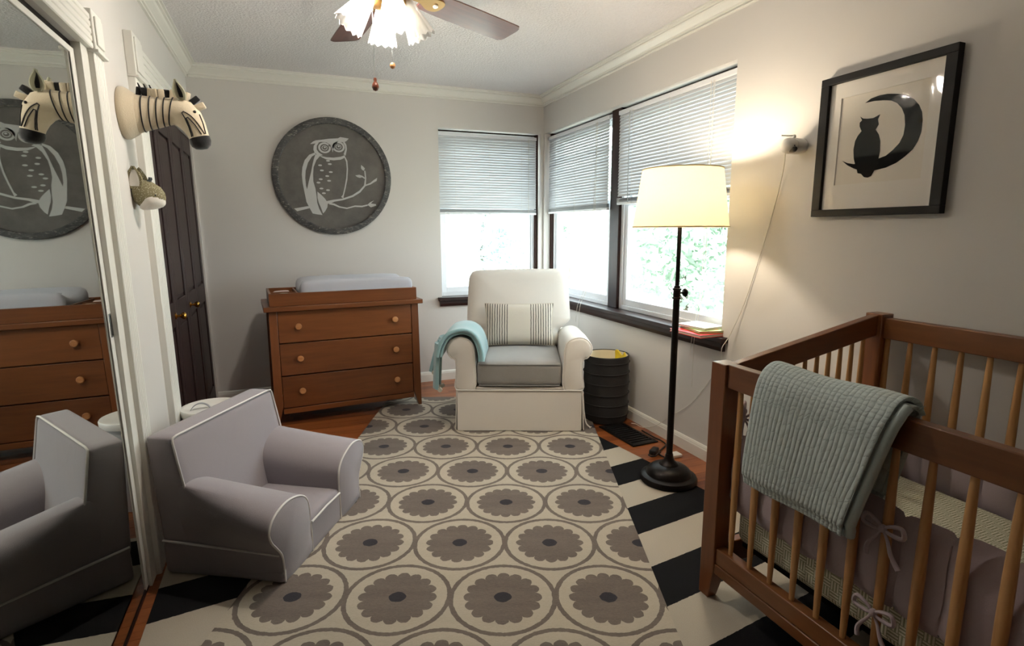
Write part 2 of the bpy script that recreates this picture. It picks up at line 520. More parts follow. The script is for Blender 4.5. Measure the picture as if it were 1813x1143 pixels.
# ---------------------------------------------------------------- venetian blinds
def blind(label, loc, rz, x0, x1, ztop, zbot, gap, wand=None):
    t = thing('venetian_blind', label, 'blind', loc, rz, group='white venetian blinds of the corner windows')
    W = x1 - x0; xc = (x0 + x1) / 2; yc = .042
    MB().box(x0, x1, yc - .013, yc + .013, ztop - .028, ztop).build('head_rail', VINYL, t, bevel=.003)
    MB().box(x0, x1, yc - .011, yc + .011, zbot, zbot + .016).build('bottom_rail', VINYL, t, bevel=.003)
    # slat: slightly crowned strip 25 mm wide
    m = MB(); prof = []
    for k in range(5):
        s = -1 + k / 2
        prof.append((s * .0125, .0022 * (1 - s * s)))
    ring = [(a, b) for a, b in prof] + [(a, b - .0009) for a, b in prof[::-1]]
    m.loft([[(-W / 2 + .002, a, b) for a, b in ring], [(W / 2 - .002, a, b) for a, b in ring]])
    me = m.mesh('slat', 50); me.materials.append(SLAT)
    nst = 9
    z = ztop - .036
    zl = zbot + .016 + nst * .0032 + .008
    while z > zl:
        o = bpy.data.objects.new('slat', me); col.objects.link(o); o.parent = t
        o.location = (xc, yc, z); o.rotation_euler = (radians(67 + random.uniform(-2, 2)), 0, 0)
        z -= gap
    for k in range(nst):
        o = bpy.data.objects.new('slat', me); col.objects.link(o); o.parent = t
        o.location = (xc, yc, zbot + .018 + k * .0032); o.rotation_euler = (radians(random.uniform(-4, 4)), 0, 0)
    for fx in (.16, .5, .84):
        MB().tube([(x0 + W * fx, yc - .0135, ztop - .02), (x0 + W * fx, yc - .0145, zbot)], .0011, 5).build('ladder_cord', WHITEP, t)
    return t
b1 = blind('white venetian blind half lowered on the dresser wall, left of the corner', (0, YB, 0), 0, WX0 + .006, XR - PIL - .024, ZH - .028, 1.440, .0212)
b2 = blind('white venetian blind between the corner pillar and the dark post', (XR, 0, 0), RW, -(YB - PIL - .008), -(PY1 + .004), ZH - .028, 1.448, .0212)
b3 = blind('white venetian blind behind the lit lamp shade', (XR, 0, 0), RW, -(PY0 - .004), -(WY0 + .006), ZH - .028, 1.478, .0212)
CORD = plain('white_cord', S(220, 216, 206), .7, .03)
def cord(name, pts, r, parent, mat=CORD, seg=6):
    return MB().tube(catmull(pts, 6, False), r, seg).build(name, mat, parent, smooth=60)
cord('wand', [(-1.93 + XR * 0 + 1.93 - 3.30, .024, ZH - .05), (-3.30, .023, 1.75), (-3.295, .022, 1.49)], .0035, b3, plain('clear_wand', S(190, 195, 195), .3))
cord('pull_cord', [(-2.50, .022, ZH - .05), (-2.49, .020, 1.5), (-2.47, .0, 1.0), (-2.455, -.055, .72), (-2.45, -.062, .56), (-2.45, -.062, .42)], .0016, b3)
cord('pull_cord', [(-2.52, .022, ZH - .05), (-2.51, .020, 1.5), (-2.49, .0, 1.0), (-2.475, -.055, .72), (-2.48, -.062, .60)], .0016, b3)
cord('pull_cord', [(-3.72, .022, ZH - .05), (-3.74, .020, 1.4), (-3.78, .0, .9), (-3.80, -.055, .72), (-3.81, -.06, .55), (-3.81, -.06, .40)], .0016, b2)
cord('pull_cord', [(-3.74, .022, ZH - .05), (-3.76, .020, 1.4), (-3.81, .0, .9), (-3.84, -.055, .72), (-3.86, -.06, .58)], .0016, b2)
cord('pull_cord', [(1.98, .022, ZH - .05), (1.98, .020, 1.5), (1.975, .02, 1.1), (1.97, .0, .9)], .0016, b1)

# ---------------------------------------------------------------- left wall: mirror door, dark bifold door, casings
def ribbed_casing(name, label, y0, y1, z1, W, px, both):
    """upright(s) and head board with grooves and corner blocks; px = how proud of the wall"""
    t = thing(name, label, 'door casing', (0, 0, 0), kind='structure')
    on_left(t)
    def board(nm, a, b, along):
        n = 5
        prof = [(0, 0)]
        for k in range(n):
            c0, c1 = k * W / n, (k + 1) * W / n
            prof += [(c0 + .0015, px - .003), (c0 + .005, px), (c1 - .005, px), (c1 - .0015, px - .003)]
        prof += [(W, 0)]
        m = MB()
        if along == 'z': m.prism(prof, lambda p, q, s: (XL + q, a + p, s), 0, z1)
        else: m.prism(prof, lambda p, q, s: (XL + q, s, z1 + p), a, b)
        return m.build(nm, TRIM, t)
    if both: board('upright', y0 - W, 0, 'z')
    board('upright', y1, 0, 'z') if name == 'trim_8' else board('upright', y0 - W, 0, 'z')
    return t, board, W
t, board, W = ribbed_casing('trim_8', 'white ribbed casing with corner block around the mirror door', MY0, MY1, MZ, .112, .024, False)
board('head_board', MY0, MY1, 'y')
def corner_block(t, y0, z0, w, px):
    bl = MB().box(XL, XL + px, y0, y0 + w, z0, z0 + w + .015).build('corner_block', TRIM, t, bevel=.003)
    MB().box(XL + px, XL + px + .006, y0 + .018, y0 + w - .018, z0 + .018, z0 + w - .003).build('raised_square', TRIM, bl, bevel=.003)
    MB().box(XL, XL + px + .008, y0 - .003, y0 + w + .003, z0 - .008, z0 + .002).build('ledge', TRIM, bl, bevel=.002)
corner_block(t, MY1, MZ, W, .030)
MB().box(XL - .10, XL + .006, 2.224, MY1 + .004, 0, MZ).build('jamb', TRIM, t)
MB().box(XL - .075, XL - .02, MY0, MY1, MZ - .03, MZ).build('track_rail', BLACKM, t)
MB().box(XL - .034, XL - .004, MY0, MY1, 0, .006).build('floor_track', DARK, t)
t, board, W = ribbed_casing('trim_9', 'white ribbed casing around the dark bifold door', DY0, DY1, DZ, .16, .028, False)
board('head_board', DY0, DY1, 'y')
corner_block(t, DY0 - W, DZ, W, .034)
# mirrored sliding door, leaning back a little in its track
def mirror_door(name, label, y0, y1, dx):
    t = thing(name, label, 'mirror door', (XL - .004 - dx, 0, .008), kind='structure', rot=(0, radians(-.25), 0))
    on_left(t)
    h = MZ - .03
    st = .038
    MB().box(-.022, -.004, y0 + st, y1 - st, .006, h - .02).build('mirror_glass', MIRROR, t)
    m = MB(); m.box(-.026, 0, y0, y0 + st, 0, h); m.box(-.026, 0, y1 - st, y1, 0, h); m.box(-.026, 0, y0 + st, y1 - st, h - .02, h)
    m.build('frame', TRIM, t, bevel=.002)
    MB().box(-.026, -.002, y0 + st, y1 - st, 0, .006).build('bottom_channel', BLACKM, t)
    p = MB().box(0, .002, y1 - st + .008, y1 - .008, .94, 1.02).build('finger_pull', CHROME, t, bevel=.001)
    MB().box(.002, .003, y1 - st + .014, y1 - .014, .946, 1.014).build('recess', BLACKM, p)
    return t
mirror_door('door_2', 'tall mirrored sliding closet door at the left edge of the picture', 1.00, 2.222, .0)
mirror_door('door_3', 'second mirrored closet door nearer the camera', .43, 1.06, .030)
# dark bifold door: two pairs of leaves with raised frames
t = thing('door_1', 'dark brown panelled bifold closet door with brass knobs', 'door', (XL - .045, 0, 0), kind='structure')
on_left(t)
lw = (DY1 - DY0) / 4
for k in range(4):
    a, b = DY0 + k * lw + .002, DY0 + (k + 1) * lw - .002
    lf = MB().box(0, .024, a, b, .015, DZ - .008).build('leaf', DOORM, t, bevel=.002)
    sw = .062
    m = MB()
    m.box(.024, .034, a, a + sw, .015, DZ - .008); m.box(.024, .034, b - sw, b, .015, DZ - .008)
    for z0, z1 in ((.015, .16), (.80, .93), (DZ - .13, DZ - .008)): m.box(.024, .034, a + sw, b - sw, z0, z1)
    m.build('stile_and_rail', DOORM, lf, bevel=.003)
    for z0, z1 in ((.18, .78), (.95, DZ - .15)):
        MB().box(.024, .030, a + sw + .022, b - sw - .022, z0 + .0, z1).build('raised_panel', DOORM, lf, bevel=.005)
for ky in (DY0 + lw - .05, DY0 + 2 * lw + .06):
    MB().lathe([(.018, 0), (.018, .004), (.007, .008), (.007, .022), (.014, .028), (.019, .036), (.019, .044), (.012, .051), (.002, .053)], 20, (.034, ky, .855), 'x').build('knob', BRASS, t, smooth=40)
# ---------------------------------------------------------------- rugs
def m_stripe():
    t = NT('black_and_cream_stripes')
    c = t.n('ShaderNodeTexCoord')
    sp = t.n('ShaderNodeSeparateXYZ'); t.link(c.outputs['Object'], sp.inputs[0])
    v = t.coord()
    wob = t.M('MULTIPLY', t.M('SUBTRACT', t.noise(v, 60, 2), .5), .006)
    yy = t.M('ADD', sp.outputs[1], wob)
    k = t.M('LESS_THAN', t.M('FRACT', t.M('DIVIDE', yy, .4)), .5)      # local y 0 = lower edge of a black stripe
    w = t.noise(v, 330, 2, .7)
    cream = t.mix(w, S(164, 155, 140), S(190, 181, 165))
    black = t.mix(w, S(14, 14, 16), S(30, 29, 30))
    t.set(Base_Color=t.mix(k, cream, black), Roughness=.95, Specular_IOR_Level=.12)
    t.bump(w, .35, .003)
    return t.m
RA = radians(8.2)
ca, sa = cos(RA), sin(RA)
S0, S1, T0, T1 = -.255, 2.13, .44, 2.645
# the left edge was cut to run beside the mirror door
def _loc(x, y): return (x * ca + y * sa, -x * sa + y * ca - 2.04)
outl = [_loc(-.552, 2.62), _loc(-.520, .42), (S1, T0 - 2.04), (S1, T1 - 2.04)]
_m = MB(); _m.prism(outl, lambda a, b, s: (a, b, s), .0002, .006)
o = tag(_m.build('striped_rug', m_stripe(), bevel=.002), 'flat black and cream striped rug lying under the patterned rug', 'rug')
o.rotation_euler = (0, 0, RA)
o.location = (-sa * 2.04, ca * 2.04, 0)       # origin: foot of the stripe boundary t = 2.04
def m_flower():
    t = NT('cream_and_taupe_flower_weave')
    c = t.n('ShaderNodeTexCoord')
    sp = t.n('ShaderNodeSeparateXYZ'); t.link(c.outputs['Object'], sp.inputs[0])
    v = t.coord()
    w1 = t.M('MULTIPLY', t.M('SUBTRACT', t.noise(v, 55, 2), .5), .007)
    w2 = t.M('MULTIPLY', t.M('SUBTRACT', t.noise(t.coord('Object', (1.1, .93, 1)), 63, 2), .5), .007)
    x, y = t.M('ADD', sp.outputs[0], w1), t.M('ADD', sp.outputs[1], w2)
    A, B = .3755, .695
    def cell(ox, oy):
        dx = t.M('MULTIPLY', t.M('SUBTRACT', t.M('FRACT', t.M('ADD', t.M('DIVIDE', t.M('SUBTRACT', x, ox), A), 100.5)), .5), A)
        dy = t.M('MULTIPLY', t.M('SUBTRACT', t.M('FRACT', t.M('ADD', t.M('DIVIDE', t.M('SUBTRACT', y, oy), B), 100.5)), .5), B)
        r = t.M('SQRT', t.M('ADD', t.M('MULTIPLY', dx, dx), t.M('MULTIPLY', dy, dy)))
        return dx, dy, r
    d1, d2 = cell(0, 0), cell(A / 2, B / 2)
    near = t.M('LESS_THAN', d2[2], d1[2])
    pick = lambda k: t.M('ADD', t.M('MULTIPLY', d2[k], near), t.M('MULTIPLY', d1[k], t.M('SUBTRACT', 1.0, near)))
    dx, dy, r = pick(0), pick(1), pick(2)
    th = t.M('ARCTAN2', dy, dx)
    lobe = t.M('ABSOLUTE', t.M('COSINE', t.M('MULTIPLY', th, 8.0)))
    edge = t.M('ADD', .1165, t.M('MULTIPLY', t.M('POWER', lobe, .5), .0235))
    flower = t.M('LESS_THAN', r, edge)
    eye = t.M('LESS_THAN', t.M('ADD', r, t.M('MULTIPLY', t.M('ABSOLUTE', dy), .15)), .0315)
    # ring: both neighbouring circles draw theirs
    ring = t.M('MAXIMUM', t.M('LESS_THAN', t.M('ABSOLUTE', t.M('SUBTRACT', d1[2], .1845)), .0085), t.M('LESS_THAN', t.M('ABSOLUTE', t.M('SUBTRACT', d2[2], .1845)), .0085))
    weave = t.noise(t.coord('Object', (1, 3.2, 1)), 95, 4, .8)
    big = t.noise(t.coord('Object', (.25, 1.6, 1)), 9, 3, .6)
    f = t.M('ADD', t.M('MULTIPLY', weave, .75), t.M('MULTIPLY', big, .45))
    f = t.M('SUBTRACT', f, .1)
    cream = t.mix(f, S(158, 148, 130), S(198, 188, 170))
    taupe = t.mix(f, S(62, 53, 48), S(140, 127, 117))
    dark = t.mix(f, S(34, 32, 38), S(60, 56, 60))
    cl = t.mix(ring, cream, taupe)
    cl = t.mix(flower, cl, taupe)
    cl = t.mix(eye, cl, dark)
    t.set(Base_Color=cl, Roughness=.95, Specular_IOR_Level=.1, Sheen_Weight=.15)
    t.bump(weave, .45, .004)
    return t.m
# origin on the flower centre measured at (-0.084, 1.943); x runs along the flower rows
RB = radians(-21.7)
E0, E1, N0, N1 = -.197, 1.323, -.62, 2.40
o = tag(MB().rbox(((E0 + E1) / 2, (N0 + N1) / 2, .0105), (E1 - E0, N1 - N0, .009), .0045, 4).build('flower_rug', m_flower()), 'large cream rug with rows of taupe flowers inside rings', 'rug')
o.location = (-.086, 1.941, 0)
o.rotation_euler = (0, 0, RB)
RZ = .0155       # top of the flower rug

# ---------------------------------------------------------------- dresser with changing tray
dr = thing('dresser', 'walnut brown three-drawer dresser against the back wall', 'dresser', (.313, 3.925, RZ), radians(4.4))
W2, DP, HT = .485, .50, .798
m = MB()
m.box(-W2 + .05, W2 - .05, .03, DP, .10, .762)
m.build('carcass', WALNUTZ, dr)
for sx in (-1, 1):
    # side post with tapered foot
    a, b = sx * (W2 + .022), sx * (W2 - .034)
    for y0, y1 in ((.0, .05), (DP - .05, DP)):
        m = MB()
        zf = 0 if sx > 0 else -RZ + .001         # the left feet stand on the bare floor, the right ones on the rug
        outl = [(a, zf), (a - sx * .006, .766), (b, .766), (b, .12), (a - sx * .022, zf)]
        m.prism(outl, lambda p, q, s: (p, s, q), y0, y1)
        m.build('corner_post', WALNUTZ, dr, bevel=.002)
    x0, x1 = sorted((sx * (W2 - .012), sx * (W2 + .004)))
    MB().box(x0, x1, .05, DP - .05, .10, .766).build('side_panel', WALNUTZ, dr)
MB().box(-W2 - .045, W2 + .045, -.030, DP + .01, .766, HT).build('top', WALNUT, dr, bevel=.004)
MB().box(-W2 + .034, W2 - .034, .002, .03, .062, .098).build('bottom_rail', WALNUT, dr, bevel=.002)
zs = [.100, .324, .547, .765]
for k in range(3):
    d = MB().box(-W2 + .037, W2 - .037, .004, .05, zs[k] + .004, zs[k + 1] - .004).build('drawer', WALNUT, dr, bevel=.002)
    MB().box(-W2 + .06, W2 - .06, .05, DP - .05, zs[k] + .02, zs[k + 1] - .03).build('drawer_box', WALNUT, d)
    zc = (zs[k] + zs[k + 1]) / 2 + .004
    for kx in (-.325, .325):
        kb = MB()
        kb.lathe([(.010, 0), (.009, .010), (.013, .014), (.0205, .017), (.0215, .022), (.0195, .027), (.015, .0285), (.0145, .027), (.0, .027)], 24, (0, 0, 0), 'y')
        ko = kb.build('knob', KNOBW, d, smooth=40)
        ko.rotation_euler = (0, 0, pi); ko.location = (kx, .004, zc)
tr = thing('changing_tray', 'walnut brown open changing tray standing on the dresser', 'tray', (.313, 3.925, RZ + HT + .0005), radians(4.4))
TW, TH = .492, .084
ty0, ty1 = .0, .43
MB().box(-TW, TW, ty0, ty0 + .016, 0, TH).build('front_board', WALNUT, tr, bevel=.002)
MB().box(-TW, TW, ty1 - .016, ty1, 0, TH).build('back_board', WALNUT, tr, bevel=.002)
for sx in (-1, 1):
    a, b = sorted((sx * TW, sx * (TW - .016)))
    MB().box(a, b, ty0 + .016, ty1 - .016, 0, TH).build('end_board', WALNUTY, tr, bevel=.002)
MB().box(-TW + .016, TW - .016, ty0 + .016, ty1 - .016, 0, .008).build('floor_board', WALNUT, tr)
MB().box(-.318, -.306, ty0 + .016, ty1 - .016, .008, TH - .004).build('divider', WALNUTY, tr, bevel=.001)
MB().box(-TW + .016, -.318, .205, .215, .008, TH - .010).build('divider', WALNUT, tr, bevel=.001)
PADM = fabric('light_grey_jersey', S(186, 188, 196), 300, .2, .05, .3, 3)
pd = thing('changing_pad', 'contoured changing pad in a light grey cover lying in the tray', 'changing pad', (.313, 3.925, RZ + HT + .009), radians(4.4))
def padf(x, y, z):
    u = (y - .215) / .19
    up = (z - .0) / .10
    lift = .052 * u * u * up
    endd = .012 * (abs(x - .09) / .38) ** 6 * up
    return (x, y, z + lift - endd)
MB().rbox((.090, .215, .0565), (.774, .384, .113), .035, 14, padf).build('cover', PADM, pd, smooth=60)
m = MB()
for yy in (.055,):
    m.tube([padf(.09 + .37 * (-1 + 2 * k / 24), yy, .112) for k in range(25)], .003, 6)
m.build('seam', PADM, pd, smooth=60)
# little things in the compartment
for k, (px, py, cl, lb, rz) in enumerate([(-.41, .09, S(226, 230, 206), 'folded pale yellow cloth in the front tray compartment', .2), (-.40, .30, S(216, 190, 186), 'folded pale pink cloth in the rear tray compartment', -.15)]):
    g = thing('folded_cloth', lb, 'cloth', (.313 + px * cos(radians(4.4)) - py * sin(radians(4.4)), 3.925 + px * sin(radians(4.4)) + py * cos(radians(4.4)), RZ + HT + .009), radians(4.4) + rz)
    mt = fabric('cloth_%d' % k, cl, 300, .2)
    for q in range(3):
        MB().rbox((0, 0, .012 + q * .021), (.12 - q * .008, .07, .020), .009, 6, lambda x, y, z: (x, y, z + .003 * sin(40 * x + 30 * y))).build('fold', mt, g, smooth=60)

# ---------------------------------------------------------------- glider armchair
CA = atan2(-.3839, .9234)
CHL = fabric('white_linen_upholstery', S(226, 220, 211), 500, .2, .05, .3, 1.5)
GREYS = fabric('grey_flannel', S(142, 139, 135), 300, .35, .3, .3)
ch = thing('glider_armchair', 'white upholstered roll-arm glider with grey seat cushion in the window corner', 'armchair', (.934 + .3855 * .9234, 3.325 - .3855 * .3839, RZ), CA)
H = .3855
# local x = along - H, local y = depth
def arm(sx):
    out = [(.285, .272), (.281, .46), (.288, .545), (.312, .592), (.350, .612), (.395, .618), (.440, .598), (.466, .555), (.462, .512), (.438, .478), (.412, .462), (.410, .37), (.412, .272)]
    sm = catmull(out, 4)
    rings = []
    for y, ins, dz in ((.000, .022, 0), (.004, .010, 0), (.014, .002, 0), (.03, 0, 0), (.25, 0, -.008), (.5, 0, -.03), (.70, 0, -.045), (.76, .01, -.05), (.775, .03, -.05)):
        p = inset(sm, ins)
        rings.append([(sx * a, y, b + dz * (b - .272) / .35) for a, b in p])
    if sx < 0: rings = [r[::-1] for r in rings]
    m = MB(); m.loft(rings)
    o = m.build('arm', CHL, ch, smooth=60)
    MB().tube([(sx * a, .008, b) for a, b in inset(sm, .004)], .0035, 6, closed=True).build('piping', CHL, o, smooth=60)
arm(1); arm(-1)
# skirt: four boards of cloth with kick pleats at the corners
def skirt(nm, p0, p1, outx, outy, amp):
    m = MB()
    def fn(u, v):
        x = p0[0] + (p1[0] - p0[0]) * u; y = p0[1] + (p1[1] - p0[1]) * u
        fl = (1 - v) * amp * (1 + .25 * sin(u * 11))
        return (x + outx * fl, y + outy * fl, .004 + v * .270)
    m.sheet(fn, 24, 8, .007)
    return m.build(nm, CHL, ch, smooth=50)
skirt('skirt', (-.400, -.006), (.400, -.006), 0, -1, .010)
skirt('skirt', (.408, .0), (.408, .76), 1, 0, .014)
skirt('skirt', (-.408, .76), (-.408, .0), -1, 0, .014)
for sx in (-1, 1):
    # pleat tails hanging at the front corners
    m = MB()
    m.sheet(lambda u, v: (sx * (.404 + .022 * (1 - v) * u), .006 + .05 * u, .004 + v * .262) if sx > 0 else (sx * (.404 + .022 * (1 - v) * (1 - u)), .056 - .05 * u, .004 + v * .262), 4, 8, .005)
    m.build('pleat', CHL, ch, smooth=50)
MB().tube(catmull([(.412, .07, .262), (.420, .075, .20), (.428, .07, .10), (.442, .06, .03), (.470, .04, .006)], 5, False), [.005] * 20 + [.011], 6).build('fabric_tie', CHL, ch, smooth=60)
MB().box(-.395, .395, .02, .76, .03, .285).build('seat_base', CHL, ch, bevel=.01)
MB().tube([(-.403, -.010, .272), (0, -.010, .272), (.403, -.010, .272)], .004, 6).build('piping', CHL, ch, smooth=60)
def seatf(x, y, z):
    cx, cy = x / .275, (y - .31) / .33
    return (x, y - .008 * (1 - cx * cx), z + (.022 * (1 - cx * cx) * (1 - cy * cy) if z > .38 else 0))
MB().rbox((0, .315, .371), (.552, .62, .160), .034, 12, seatf).build('seat_cushion', GREYS, ch, smooth=60)
for zz in (.302, .440):
    MB().tube([(x, .004 - .008 * (1 - (x / .275) ** 2), zz) for x in [-.262 + .0262 * k for k in range(21)]], .0032, 6).build('seat_piping', GREYS, ch, smooth=60)
out = [(-.386, .900), (-.374, .950), (-.335, .982), (-.18, .990), (0, .994), (.18, .995), (.300, .993), (.342, .970), (.360, .920), (.366, .83), (.374, .66), (.368, .622), (.330, .585), (.283, .545), (.272, .44), (0, .43), (-.272, .44), (-.283, .545), (-.340, .578), (-.385, .605), (-.394, .640), (-.388, .83)]
sm = catmull(out, 4)
def rec(z): return .555 + .30 * (z - .44)          # reclined front face
rings = []
ZM = .715
for sc in (.03, .25, .45, .62, .76, .86, .93, .97, .99, 1.0):
    d = -.030 * (1 - sc * sc) + .048 * sc ** 14
    rings.append([(a * sc, rec(ZM + (b - ZM) * sc) + d, ZM + (b - ZM) * sc) for a, b in sm])
for sc, d in ((1.0, .10), (.995, .125), (.97, .145), (.90, .158), (.6, .165), (.05, .168)):
    rings.append([(a * sc, rec(ZM + (b - ZM) * sc) + d, ZM + (b - ZM) * sc) for a, b in sm])
m = MB(); m.loft(rings)
bk = m.build('back_cushion', CHL, ch, smooth=60)
MB().tube([(a, rec(b) + .050, b) for a, b in inset(sm, .001)], .0042, 6, closed=True).build('piping', CHL, bk, smooth=60)
MB().box(-.36, .36, .68, .775, .28, .55).build('back_frame', CHL, ch, bevel=.015)

def m_pillow():
    t = NT('cream_linen_with_black_stripes')
    c = t.n('ShaderNodeTexCoord')
    sp = t.n('ShaderNodeSeparateXYZ'); t.link(c.outputs['Object'], sp.inputs[0])
    v = t.coord()
    x = t.M('ADD', sp.outputs[0], t.M('MULTIPLY', t.M('SUBTRACT', t.noise(v, 30, 2), .5), .004))
    ax = t.M('ABSOLUTE', x)
    st = t.M('LESS_THAN', t.M('FRACT', t.M('DIVIDE', t.M('SUBTRACT', ax, .083), .0178)), .27)
    st = t.M('MULTIPLY', st, t.M('GREATER_THAN', ax, .083))
    w = t.noise(v, 380, 2, .7)
    t.set(Base_Color=t.mix(st, t.mix(w, S(200, 192, 178), S(222, 215, 202)), S(26, 25, 29)), Roughness=.95, Specular_IOR_Level=.1)
    t.bump(w, .3, .003)
    return t.m
def chp(x, y, z):     # glider local -> world
    return Vector((.934 + H * .9234, 3.325 - H * .3839, RZ)) + Vector((x * cos(CA) - y * sin(CA), x * sin(CA) + y * cos(CA), z))
pl = thing('lumbar_pillow', 'cream lumbar pillow with black end stripes propped on the white glider', 'pillow', chp(-.005, .462, .468), rot=(radians(-19), 0, CA))
def pillf(u, v, side):
    x, z = -1 + 2 * u, -1 + 2 * v
    bul = max(0, (1 - x ** 4)) ** .55 * max(0, (1 - z ** 4)) ** .6
    pinch = 1 - .045 * (1 - abs(x)) * 0 - .06 * (1 - z * z) * abs(x) ** 3
    pz = 1 - .05 * (1 - x * x) * abs(z) ** 3
    return (x * .252 * pinch, side * .058 * bul, .156 + z * .155 * pz)
m = MB()
m.grid(lambda u, v: pillf(u, v, -1), 36, 24); m.grid(lambda u, v: pillf(1 - u, v, 1), 36, 24)
m.build('cushion_cover', m_pillow(), pl, smooth=70)
m = MB()
edge = [pillf(k / 24, 0, 0) for k in range(24)] + [pillf(1, k / 16, 0) for k in range(16)] + [pillf(1 - k / 24, 1, 0) for k in range(24)] + [pillf(0, 1 - k / 16, 0) for k in range(16)]
m.tube(edge, .003, 6, closed=True)
m.build('edge_seam', fabric('cream_seam', S(206, 196, 178)), pl, smooth=60)

# aqua throw folded over the left arm
AQUA = fabric('aqua_velvet_throw', S(146, 182, 186), 300, .3, .08, .6, 2)
AQEND = fabric('cream_throw_binding', S(206, 202, 186), 300, .3)
bl = thing('throw_blanket', 'aqua throw folded over the left arm of the white glider', 'blanket', (.934 + H * .9234, 3.325 - H * .3839, RZ), CA)
path_in = [(-.248, .462), (-.258, .530), (-.290, .605), (-.340, .638), (-.395, .640), (-.450, .618), (-.485, .560), (-.500, .50)]
def drape(off, y0, y1, tail, wob):
    p = catmull(path_in + tail, 5, False)
    P = [(a, b) for a, b in p]
    def fn(u, v):
        k = v * (len(P) - 1); i = min(int(k), len(P) - 2); f = k - i
        a = P[i][0] + (P[i + 1][0] - P[i][0]) * f; b = P[i][1] + (P[i + 1][1] - P[i][1]) * f
        # push outwards by off
        dx, dz = P[i + 1][0] - P[i][0], P[i + 1][1] - P[i][1]
        L = hypot(dx, dz) or 1
        a, b = a + dz / L * off, b - dx / L * off
        y = y0 + (y1 - y0) * u + wob * sin(v * 5) * (1 - u)
        s = .006 * sin(u * 9 + v * 4)
        return (a + s * .4, y, b + s)
    return fn
m = MB(); m.sheet(drape(.002, -.012, .42, [], .02), 22, 40, .014); m.build('under_fold', AQUA, bl, smooth=60)
m = MB(); m.sheet(drape(.026, -.020, .40, [], .02), 22, 40, .016); m.build('top_fold', AQUA, bl, smooth=60)
m = MB(); m.tube([drape(.017, -.020, .40, [], .02)(0, v / 30) for v in range(31)], .0125, 8); m.build('front_fold', AQUA, bl, smooth=60)
for k, (ya, yb, z1, xo) in enumerate(((.07, .27, .37, -.575), (-.015, .105, .275, -.532))):
    m = MB()
    m.sheet(lambda u, v: (-.512 + (xo + .512) * v ** .8 + .012 * sin(u * 7 + k), ya + (yb - ya) * u, .57 + (z1 - .57) * v), 14, 14, -.022)
    h = m.build('hanging_end', AQUA, bl, smooth=60)
    m = MB(); m.tube([(xo + .012 * sin(u / 8 * 7 + k) + .011, ya + (yb - ya) * u / 8, z1 - .002) for u in range(9)], .014, 8)
    m.build('binding', AQEND, h, smooth=60)

# ---------------------------------------------------------------- laundry basket
BSK = fabric('charcoal_canvas', S(46, 44, 44), 300, .3, .12, .1)
LIN = fabric('cream_cotton_lining', S(218, 204, 172), 300, .2)
bx, by, br, bh = 1.950, 3.205, .153, .458
bs = thing('laundry_basket', 'charcoal ribbed fabric laundry basket between glider and wall', 'basket', (bx, by, .001))
prof = [(br - .030, 0), (br - .012, .008), (br - .004, .03)]
m = MB(); rr = [(br - .035, 0), (br - .012, .006), (br - .004, .028)]
for k in range(1, 13):
    z = .028 + (bh - .028) * k / 12
    rr.append((br + .0025 * sin(k * 1.1), z))
m.lathe(rr + [(br - .004, bh + .003), (br - .010, bh - .002), (br - .014, .03), (0, .028)], 40)
m.build('body', BSK, bs, smooth=50)
for k in range(6):
    z = .06 + k * .072
    MB().tube([((br + .003) * cos(a * pi / 24), (br + .003) * sin(a * pi / 24), z) for a in range(48)], .0034, 6, closed=True).build('rib', BSK, bs, smooth=60)
MB().lathe([(br - .011, bh + .001), (br - .013, bh + .004), (br - .020, bh - .003), (br - .022, .06), (.0, .05)], 40, cap=False).build('lining', LIN, bs, smooth=50)
MB().tube([((br - .004) * cos(a * pi / 24), (br - .004) * sin(a * pi / 24), bh + .003) for a in range(48)], .005, 6, closed=True).build('rim', BSK, bs, smooth=60)
lc = thing('yellow_cloth', 'bright yellow cloth with white edge hanging inside the laundry basket', 'cloth', (bx, by, .056))
m = MB(); m.sheet(lambda u, v: ((br - .030 - .014 * sin(v * 6)) * cos(-.55 + u * 1.1), (br - .030 - .014 * sin(v * 6)) * sin(-.55 + u * 1.1), .18 + v * .225 + .015 * sin(u * 9)), 16, 12, .008)
m.build('drape', fabric('yellow_cotton', S(232, 200, 48)), lc, smooth=60)
m = MB(); m.tube([((br - .036) * cos(-.62 - .06 * sin(k)), (br - .036) * sin(-.62 - .06 * sin(k)), .002 + .38 * k / 8) for k in range(9)], .013, 8)
m.build('white_edge', fabric('white_cotton', S(214, 216, 222)), lc, smooth=60)

# ---------------------------------------------------------------- floor lamp
LX, LY = 1.752, 2.235
lp = thing('floor_lamp', 'dark bronze floor lamp with lit cream drum shade beside the crib', 'floor lamp', (LX, LY, .0075))
MB().lathe([(.0, 0), (.140, 0), (.146, .006), (.146, .018), (.140, .030), (.126, .036), (.116, .038), (.114, .046), (.108, .060), (.092, .074), (.070, .084), (.050, .088), (.048, .092), (.040, .098), (.028, .110), (.021, .128), (.019, .145), (.0, .145)], 48, (0, 0, 0)).build('base', BLACKM, lp, smooth=40)
MB().tube([(0, 0, .14), (0, 0, .985)], .0165, 20).build('lower_pole', BLACKM, lp, smooth=50)
MB().tube([(0, 0, .985), (0, 0, 1.42)], .0105, 16).build('upper_pole', BLACKM, lp, smooth=50)
cl = MB().lathe([(.0165, 0), (.022, .002), (.022, .008), (.018, .011), (.018, .044), (.022, .047), (.022, .053), (.0165, .056), (.014, .066), (.0105, .068)], 24, (0, 0, .955)).build('collar', BLACKM, lp, smooth=40)
MB().lathe([(.005, 0), (.005, .018), (.008, .020), (.005, .023), (.006, .026), (.019, .030), (.022, .035), (.019, .040), (.004, .042)], 20, (.015, 0, .985), 'x').build('thumb_screw', BLACKM, cl, smooth=40)
